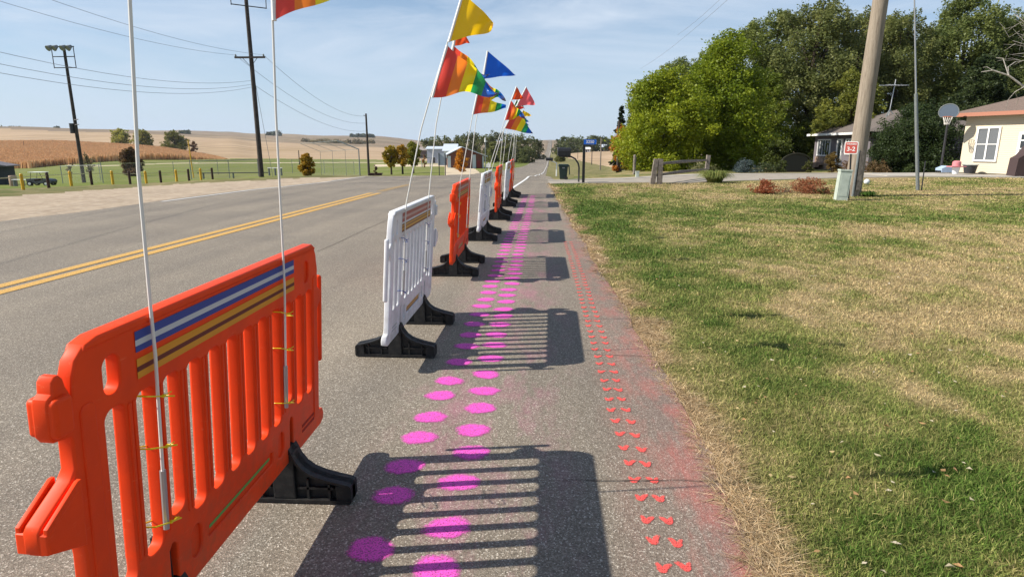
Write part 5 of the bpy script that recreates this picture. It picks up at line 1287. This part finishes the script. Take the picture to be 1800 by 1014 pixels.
def on_wall(rt0, a0, e0, px, py):
    """where a sight line meets the wall plane, in wall coordinates"""
    nrm = Vector((e0.y, -e0.x, 0)); d = Vector(ray(px, py)); C0 = Vector(CAM); t = (a0-C0).dot(nrm)/d.dot(nrm); p_ = C0+d*t; return (p_-a0).dot(e0), p_.z-rt0.location.z
def window(rt0, s0, s1, z0, z1, cols=2, rows=2, glass='screen', fr=.09, name='window', fm='white'):
    root = MB(); root.box(((s0+s1)/2, -.03, z0+fr/2), (s1-s0, .10, fr)); root.box(((s0+s1)/2, -.03, z1-fr/2), (s1-s0, .10, fr))
    root.box((s0+fr/2, -.03, (z0+z1)/2), (fr, .10, z1-z0-2*fr)); root.box((s1-fr/2, -.03, (z0+z1)/2), (fr, .10, z1-z0-2*fr))
    for i in range(1, cols): root.box((s0+(s1-s0)*i/cols, -.028, (z0+z1)/2), (fr*.9 if cols == 2 else fr*.45, .09, z1-z0-2*fr))
    for j in range(1, rows): root.box(((s0+s1)/2, -.026, z0+(z1-z0)*j/rows), (s1-s0-2*fr, .07, fr*.5))
    w_ = root.build(name, M[fm], rt0)
    MB().box(((s0+s1)/2, -.012, (z0+z1)/2), (s1-s0-2*fr, .03, z1-z0-2*fr)).build('pane', M[glass], w_); return w_
sA, zA = on_wall(rt_, a, e, 1710, 284); sB, zB = on_wall(rt_, a, e, 1763, 218)
window(rt_, sA+.02, sB, .62, 2.45, 2, 2)
sC, zC = on_wall(rt_, a, e, 1784, 290)
window(rt_, sC, sC+1.9, .04, 2.15, 4, 5, 'glass', .13, 'french_door')
# hoop
g = XY(1664, 36.2); gh = XY(1657, 35.6)
hp = empty('basketball_hoop', (*XY(1660, 36.0), .05), 'basketball hoop with a clear round-topped backboard in front of the garage', 'basketball hoop', rz=-.55)
MB().tube([(0, 0, 0), (0, 0, 2.75), (-.10, -.45, 3.15)], .06, 10).build('pole', M['darkmetal'], hp, smooth=True)
bb = [( -.02+.46*math.cos(R(k)), 3.26+.42*math.sin(R(k))) for k in range(-20, 201, 10)] + [(-.37, 3.0), (.33, 3.0)]
mgl = mat('clear_backboard', (.10,.13,.17), .15, .6); bo = MB().prism(bb, -.55, -.52, 'y').build('backboard', mgl, hp)
MB().tube([(x, -.54, z) for x, z in bb+bb[:1]], .025, 6).build('backboard_rim', M['galv'], bo)
MB().tube([(.23*math.cos(R(k))-.02, -.85+.23*math.sin(R(k)), 3.0) for k in range(0, 361, 20)], .012, 6).build('rim', M['rust'], hp)
mb = MB()
for k in range(12):
    a0 = R(k*30); a1 = R(k*30+30); a2 = R(k*30-30)
    for an in (a1, a2): mb.tube([(.22*math.cos(a0)-.02, -.85+.22*math.sin(a0), 2.99), (.12*math.cos(an)-.02, -.85+.12*math.sin(an), 2.58)], .011, 4)
mb.build('net', M['net'], hp)
# yard things near the garage
def yard(name, px, D, label, cat, fn):
    g_2 = XY(px, D); r_ = empty(name, (*g_2, .06), label, cat); fn(r_); return r_
yard('covered_pile', 1670, 35.6, 'low pile under a pale blue cover by the hoop pole', 'covered pile', lambda r_: (MB().prism([(-.4, 0), (.42, 0), (.45, .2), (.2, .3), (-.1, .36), (-.42, .22)], -.3, .3, 'y').build('cover', M['tarpblue'], r_), MB().box((0, 0, .05), (.9, .5, .1)).build('tray', M['black'], r_)))
yard('pink_toy_table', 1687, 33.6, 'pink plastic toy table standing on a white bucket', 'toy', lambda r_: (MB().box((0, 0, .38), (.75, .5, .05), bev=.02).build('tabletop', M['toypink'], r_), MB().tube([(0, 0, 0), (0, 0, .35)], [.14, .19], 14).build('bucket', M['white'], r_, smooth=True), MB().tube([(0, 0, .40), (0, 0, .62), (0, 0, .68)], [.2, .2, .12], 12).build('pink_bowl', M['toypink'], r_, smooth=True)))
yard('laundry_basket', 1712, 34.6, 'dark oval basket against the garage wall', 'basket', lambda r_: (MB().tube([(0, 0, 0), (0, 0, .42)], [.26, .34], 16).build('basket', M['darkmetal'], r_, smooth=True), MB().tube([(.36*math.cos(R(k)), .36*math.sin(R(k)), .43) for k in range(0, 361, 20)], .025, 6).build('rim', M['galv'], r_)))
yard('draped_chair', 1800, 31.6, 'chair under a dark cover at the right edge by the french door', 'chair', lambda r_: (MB().prism([(-.4, 0), (.6, 0), (.6, 1.5), (.2, 1.45), (-.1, 1.0), (-.35, .85)], -.3, .3, 'y').build('cover', mat('dark_brown_cover', (.06,.04,.04), .8), r_), MB().prism([(-.08, 1.03), (.22, 1.46), (.58, 1.505), (.58, 1.2), (.1, 1.1)], -.31, -.302, 'y').build('top_patch', mat('navy_cover', (.03,.05,.14), .7), r_)))

# ranch house
a2_, e2, L2 = frame(1432, 52, 1548, 41)
z2 = -.32
rh = house_local(a2_, e2, 'ranch_house', 'low ranch house with grey hip roof and white gutter behind the pole', z2)
LH, DH, HH = 9.6, 8.0, 2.62
MB().box((LH/2, DH/2, HH/2), (LH, DH, HH)).build('wall', M['slate'], rh)
ov = .5; ex0, ex1, ey0, ey1 = -ov+.1, LH+ov, -ov, DH+ov; z1 = HH; cx0, cx1, cy = ex0+(ey1-ey0)/2, ex1-(ey1-ey0)/2, (ey0+ey1)/2
mb = MB(); mb.add([(ex0,ey0,z1+.10),(ex1,ey0,z1+.10),(ex1,ey1,z1+.10),(ex0,ey1,z1+.10),(cx0,cy,z1+1.75),(cx1,cy,z1+1.75)], [(0,1,5,4),(1,2,5),(2,3,4,5),(3,0,4),(3,2,1,0)]); mb.build('roof', M['shingle'], rh)
mb = MB(); mb.box(((ex0+ex1)/2, ey0, z1+.02), (ex1-ex0+.06, .07, .16)); mb.box((ex0, cy, z1+.02), (.07, ey1-ey0-.08, .16)); mb.build('gutter', M['white'], rh)
def wpx(px, py): return on_wall(rh, a2_, e2, px, py)
sa_, _ = wpx(1434, 280); sb_, _ = wpx(1468, 280)
MB().box(((sa_+sb_)/2, -.035, .48), (sb_-sa_, .07, .96)).build('stone_facing', M['stone'], rh)
s0, _ = wpx(1437, 270); s1, _ = wpx(1459, 270); window(rh, s0, s1, 1.02, 2.3, 5, 1, 'glass', .09)
s0, _ = wpx(1471, 270); s1, _ = wpx(1480, 270); window(rh, s0, s1, .45, 2.3, 1, 1, 'glass', .12, 'door')
s0, _ = wpx(1486, 270); s1, _ = wpx(1496, 270); window(rh, s0, s1, 1.2, 2.3, 2, 1, 'glass', .08)
mb = MB()
sc_ = wpx(1447, 290)[0]-1.0
for k in range(3): mb.box((sc_, -1.15+.35*k-.35, .09+k*.17), (2.4, 1.5, .166))
mb.build('front_steps', M['stone'], rh)
# tv antenna on the ranch roof
r_ = wpx(1562, 205); c = P(1562, 200, 46); root = empty('tv_antenna', (c[0], c[1], c[2]-.5), 'spindly tv antenna standing on the ranch house roof', 'antenna', rz=.2)
tz_ = P(1569, 140, 46)[2]-c[2]+.5
MB().tube([(0, 0, 0), (.22, 0, tz_)], .03, 6).build('mast', M['alu'], root)
mb = MB()
for k in range(7): mb.tube([(-.75+k*.25+.2, -.55+.05*k, tz_*.86), (-.75+k*.25+.2, .55-.05*k, tz_*.86)], .018, 5)
mb.tube([(-1.0, 0, tz_*.86-.02), (1.3, 0, tz_*.86+.02)], .028, 5); mb.build('antenna_rods', M['alu'], root)
mb = MB()
for dx, dy in ((-.5, -.3), (.5, -.3), (0, .5)): mb.tube([(dx, dy, 0), (.06, 0, tz_*.28)], .035, 5)
mb.build('tripod', M['galv'], root)
# shade under the hedge shrubs, built as a near-black arched arbour
g = XY(1403, 41); hol = empty('shade_hollow', (*g, gzf(*g)), 'shade under the shrubs built as a dark arbour left of the front steps', 'hollow')
mb = MB(); ar = [(.95*math.cos(R(k)), .55+.62*math.sin(R(k))) for k in range(0, 181, 12)]
mb.tube([(.95, 0, 0)]+[(x, 0, z) for x, z in ar]+[(-.95, 0, 0)], .06, 6); mb.build('shade_rim', mat('hollow_rim_shade', (.03,.03,.022), .95, .05), hol)
MB().prism([(-.92, 0), (.92, 0)]+[(x*.97, z) for x, z in ar], .3, .36, 'y').build('shade_sheet', mat('hollow_shade', (.02,.022,.018), .95), hol)
# bare pale branch reaching in from the right
def baretree():
    g = XY(1860, 27); x, y = g; root = empty('bare_tree', (x, y, 0), 'bare pale tree whose branches reach in above the garage', 'tree'); O = Vector((x, y, 0)); D = 27
    MB().tube([(0, 0, -.1), (.1, 0, 2.5), (0, 0, 4.2), (.2, 0, 6)], [.16, .13, .10, .05], 10).build('trunk', M['palebark'], root, smooth=True)
    def br(pix, r0, r1=.006, d=D):
        pts = [Vector(P(a, b, d+i*.15))-O for i, (a, b) in enumerate(pix)]; n_ = len(pts); mb_.tube(pts, [r0+(r1-r0)*i/(n_-1) for i in range(n_)], 6)
    mb_ = MB()
    br([(1862,190),(1830,172),(1800,153),(1773,133),(1745,124),(1725,127)], .06, .018); br([(1773,133),(1768,118),(1763,103),(1751,102)], .025, .010)
    br([(1773,133),(1772,118),(1785,109),(1800,107),(1830,110)], .02, .012); br([(1862,130),(1830,104),(1800,78),(1780,72)], .035, .010); br([(1800,153),(1784,162),(1772,176),(1769,190)], .018, .006)
    br([(1862,120),(1825,60),(1790,30),(1783,26)], .03, .010); br([(1830,104),(1800,94),(1780,96)], .02, .007); br([(1784,162),(1790,175),(1786,186)], .012, .005); br([(1745,124),(1735,118),(1728,119)], .012, .005)
    rs = random.Random(9)
    for k in range(26):
        x0, y0 = rs.uniform(1780, 1840), rs.uniform(20, 110); br([(x0, y0), (x0-rs.uniform(8, 25), y0+rs.uniform(-14, 12)), (x0-rs.uniform(20, 45), y0+rs.uniform(-10, 20))], .008, .004)
    mb_.build('branches', M['palebark'], root, smooth=True)
baretree()

# ------------------------------------------------------------------ buildings across the road
def brickbuilding():
    A_ = Vector((*XY(787, 148), 0)); B_ = Vector((*XY(850, 149), 0)); e_ = (B_-A_).normalized(); z = gzf(*XY(820, 145))-.2
    root = empty('brick_building', (A_.x, A_.y, z), 'brick building with a wide pale steel gable roof behind the orange tree', 'building', rz=math.atan2(e_.y, e_.x)); Lb = (B_-A_).length
    h = 3.0; pk = 4.9; xm = Lb*.40
    MB().prism([(0, 0), (Lb, 0), (Lb, h), (xm, pk), (0, h+.15)], 0, 16, 'y').build('wall', M['brick'], root)
    mb = MB(); mb.add([(xm, -.6, pk+.15), (Lb+.9, -.6, h-.1), (Lb+.9, 17, h-.1), (xm, 17, pk+.15), (xm, -.6, pk), (Lb+.9, -.6, h-.25), (Lb+.9, 17, h-.25), (xm, 17, pk)], [(0,1,2,3), (7,6,5,4), (0,4,5,1), (1,5,6,2), (2,6,7,3)])
    mb.add([(xm, -.6, pk+.15), (-.9, -.6, h), (-.9, 17, h), (xm, 17, pk+.15), (xm, -.6, pk), (-.9, -.6, h-.15), (-.9, 17, h-.15), (xm, 17, pk)], [(3,2,1,0), (4,5,6,7), (1,5,4,0), (2,6,5,1), (3,7,6,2)]); mb.build('roof', M['steelroof'], root)
    for s, w_ in ((.25, .75), (Lb*.73, .8), (Lb-.15, .3)): MB().box((s, -.05, (h+.4)/2 if s < 5 and s > 1 else h/2), (w_, .12, (h+.4) if 1 < s < 7 else h-.1)).build('pilaster', M['paleblue'], root)
    MB().box((Lb*.86, -.05, .95), (.8, .08, 1.9)).build('door', mat('red_door', (.2,.03,.03), .6), root)
brickbuilding()
def simple_building(px0, px1, D, topy, label, wallm, roofm, zoff=0, hroof=1.2, depth=10, name='building', base_y=None):
    A_ = Vector((*XY(px0, D), 0)); B_ = Vector((*XY(px1, D), 0)); mid = (A_+B_)/2; z = gzf(mid.x, mid.y)-.1; e_ = (B_-A_).normalized(); Lb = (B_-A_).length
    H_ = P((px0+px1)/2, topy, D)[2]-z; root = empty(name, (A_.x, A_.y, z), label, 'building', rz=math.atan2(e_.y, e_.x)); h = H_-hroof
    MB().box((Lb/2, depth/2, h/2), (Lb, depth, h)).build('wall', wallm, root)
    mb = MB(); mb.prism([(-.5, h), (depth+.5, h), (depth/2, H_)], -.5, Lb+.5, 'x'); mb.build('roof', roofm, root)
    MB().box((Lb*.3, -.04, 1.1), (1.2, .08, 2.2)).build('door', M['darkmetal'], root); MB().box((Lb*.65, -.04, 1.6), (1.4, .08, 1.1)).build('window', M['glass'], root)
    return root
simple_building(750, 787, 230, 257.5, 'long low pale shed left of the brick building', mat('pale_violet_wall', (.35,.38,.46), .7), M['steelroof'], hroof=.9)
simple_building(780, 800, 185, 253, 'small white gabled shed just behind the brick building', M['paleblue'], M['steelroof'], hroof=2.0)
simple_building(1054, 1072, 600, 254, 'white farm sheds beyond the tan field, under the blue sign', M['white'], M['steelroof'], hroof=2.5)
simple_building(1028, 1038, 570, 259, 'tiny white shed left of the farm sheds', M['white'], M['white'], hroof=1.5)
simple_building(735, 752, 420, 259, 'far dark barn at the foot of the woods', mat('barn_grey', (.16,.13,.12), .8), mat('barn_roof', (.3,.27,.26), .7), hroof=2)
# notice board on two posts, facing away
g = XY(771, 60); nb = empty('notice_board', (*g, gzf(*g)), 'grey notice board on two dark posts by the far roadside', 'notice board')
for x0 in (0, .58): MB().box((x0, 0, 1.0), (.07, .07, 2.15)).build('post', M['darkmetal'], nb)
MB().box((.27, .06, 1.5), (.75, .04, 1.1)).build('panel', mat('grey_back', (.42,.47,.50), .5), nb)
g = XY(853, 110); lp = empty('lamp_post', (*g, gzf(*g)), 'slim grey lamp post at the right corner of the brick building', 'lamp post')
MB().tube([(0, 0, 0), (0, 0, P(851, 243, 110)[2]-gzf(*g))], .07, 8).build('post', M['galv'], lp, smooth=True); MB().tube([(0, 0, P(851, 250, 110)[2]-gzf(*g)), (0, 0, P(851, 243, 110)[2]-gzf(*g)+.1)], [.16, .08], 8).build('lamp_head', M['white'], lp, smooth=True)
g = XY(858.5, 100); sg = empty('house_shaped_sign', (*g, gzf(*g)), 'small white house-shaped sign beside the lamp post', 'sign')
MB().box((0, 0, .6), (.08, .08, 1.2)).build('post', M['darkmetal'], sg); MB().prism([(-.35, .75), (.35, .75), (.35, 1.25), (0, 1.55), (-.35, 1.25)], -.08, -.04, 'y').build('panel', M['white'], sg)
g = XY(656, 84); mt_ = empty('maroon_planter', (*g, gzf(*g)), 'low maroon box at the foot of the far utility pole', 'planter box')
MB().box((.2, 0, .3), (1.7, .5, .12)).build('rim', M['maroon'], mt_); MB().box((.2, 0, .14), (1.5, .42, .3)).build('box', M['maroon'], mt_)
# swing set
g = XY(748, 150); sw = empty('swing_set', (*g, gzf(*g)), 'white A-frame swing set on the pale dirt', 'swing set')
mb = MB()
for x0 in (-1.0, 1.0): mb.tube([(x0, -.7, 0), (x0, 0, 2.2), (x0, .7, 0)], .06, 5)
mb.tube([(-1.0, 0, 2.2), (1.0, 0, 2.2)], .06, 5); mb.build('frame', M['galv'], sw)
# gravel-side small green cabinet far right driveway
g = G0(1120, 312); ub = empty('utility_box', (g[0], g[1], 0), 'tiny pale green box at the foot of the maples', 'utility box')
MB().box((0, 0, .13), (.17, .17, .26), bev=.03).build('cabinet', M['mint'], ub); MB().box((0, 0, .28), (.19, .19, .04)).build('lid', M['mint'], ub)
g = G0(1129, 311); wp_ = empty('wooden_post', (g[0], g[1]+3, 0), 'short grey wooden post beside the tiny green box', 'post'); MB().tube([(0, 0, -.1), (0, 0, 1.0), (0, 0, 1.03)], [.08, .075, .05], 10).build('post_shaft', M['greywood'], wp_, smooth=True)

# ------------------------------------------------------------------ the air itself: one thin even haze round everything
hz_m = bpy.data.materials.new('haze_air'); hz_m.use_nodes = True; n_ = hz_m.node_tree.nodes; n_.remove(n_['Principled BSDF'])
pv = n_.new('ShaderNodeVolumePrincipled'); pv.inputs['Color'].default_value = (.80, .88, 1, 1); pv.inputs['Density'].default_value = .00006; pv.inputs['Anisotropy'].default_value = .3
hz_m.node_tree.links.new(pv.outputs[0], n_['Material Output'].inputs['Volume'])
allz = VV[:, 2]; zlo, zhi = float(allz.min())-1.0, float(allz.max())+22.0
hz = MB().box((0, 0, (zlo+zhi)/2), (7400, 7400, zhi-zlo)).build('haze', hz_m); setp(hz, 'thin even haze filling the air over the fields', 'haze', kind='stuff')
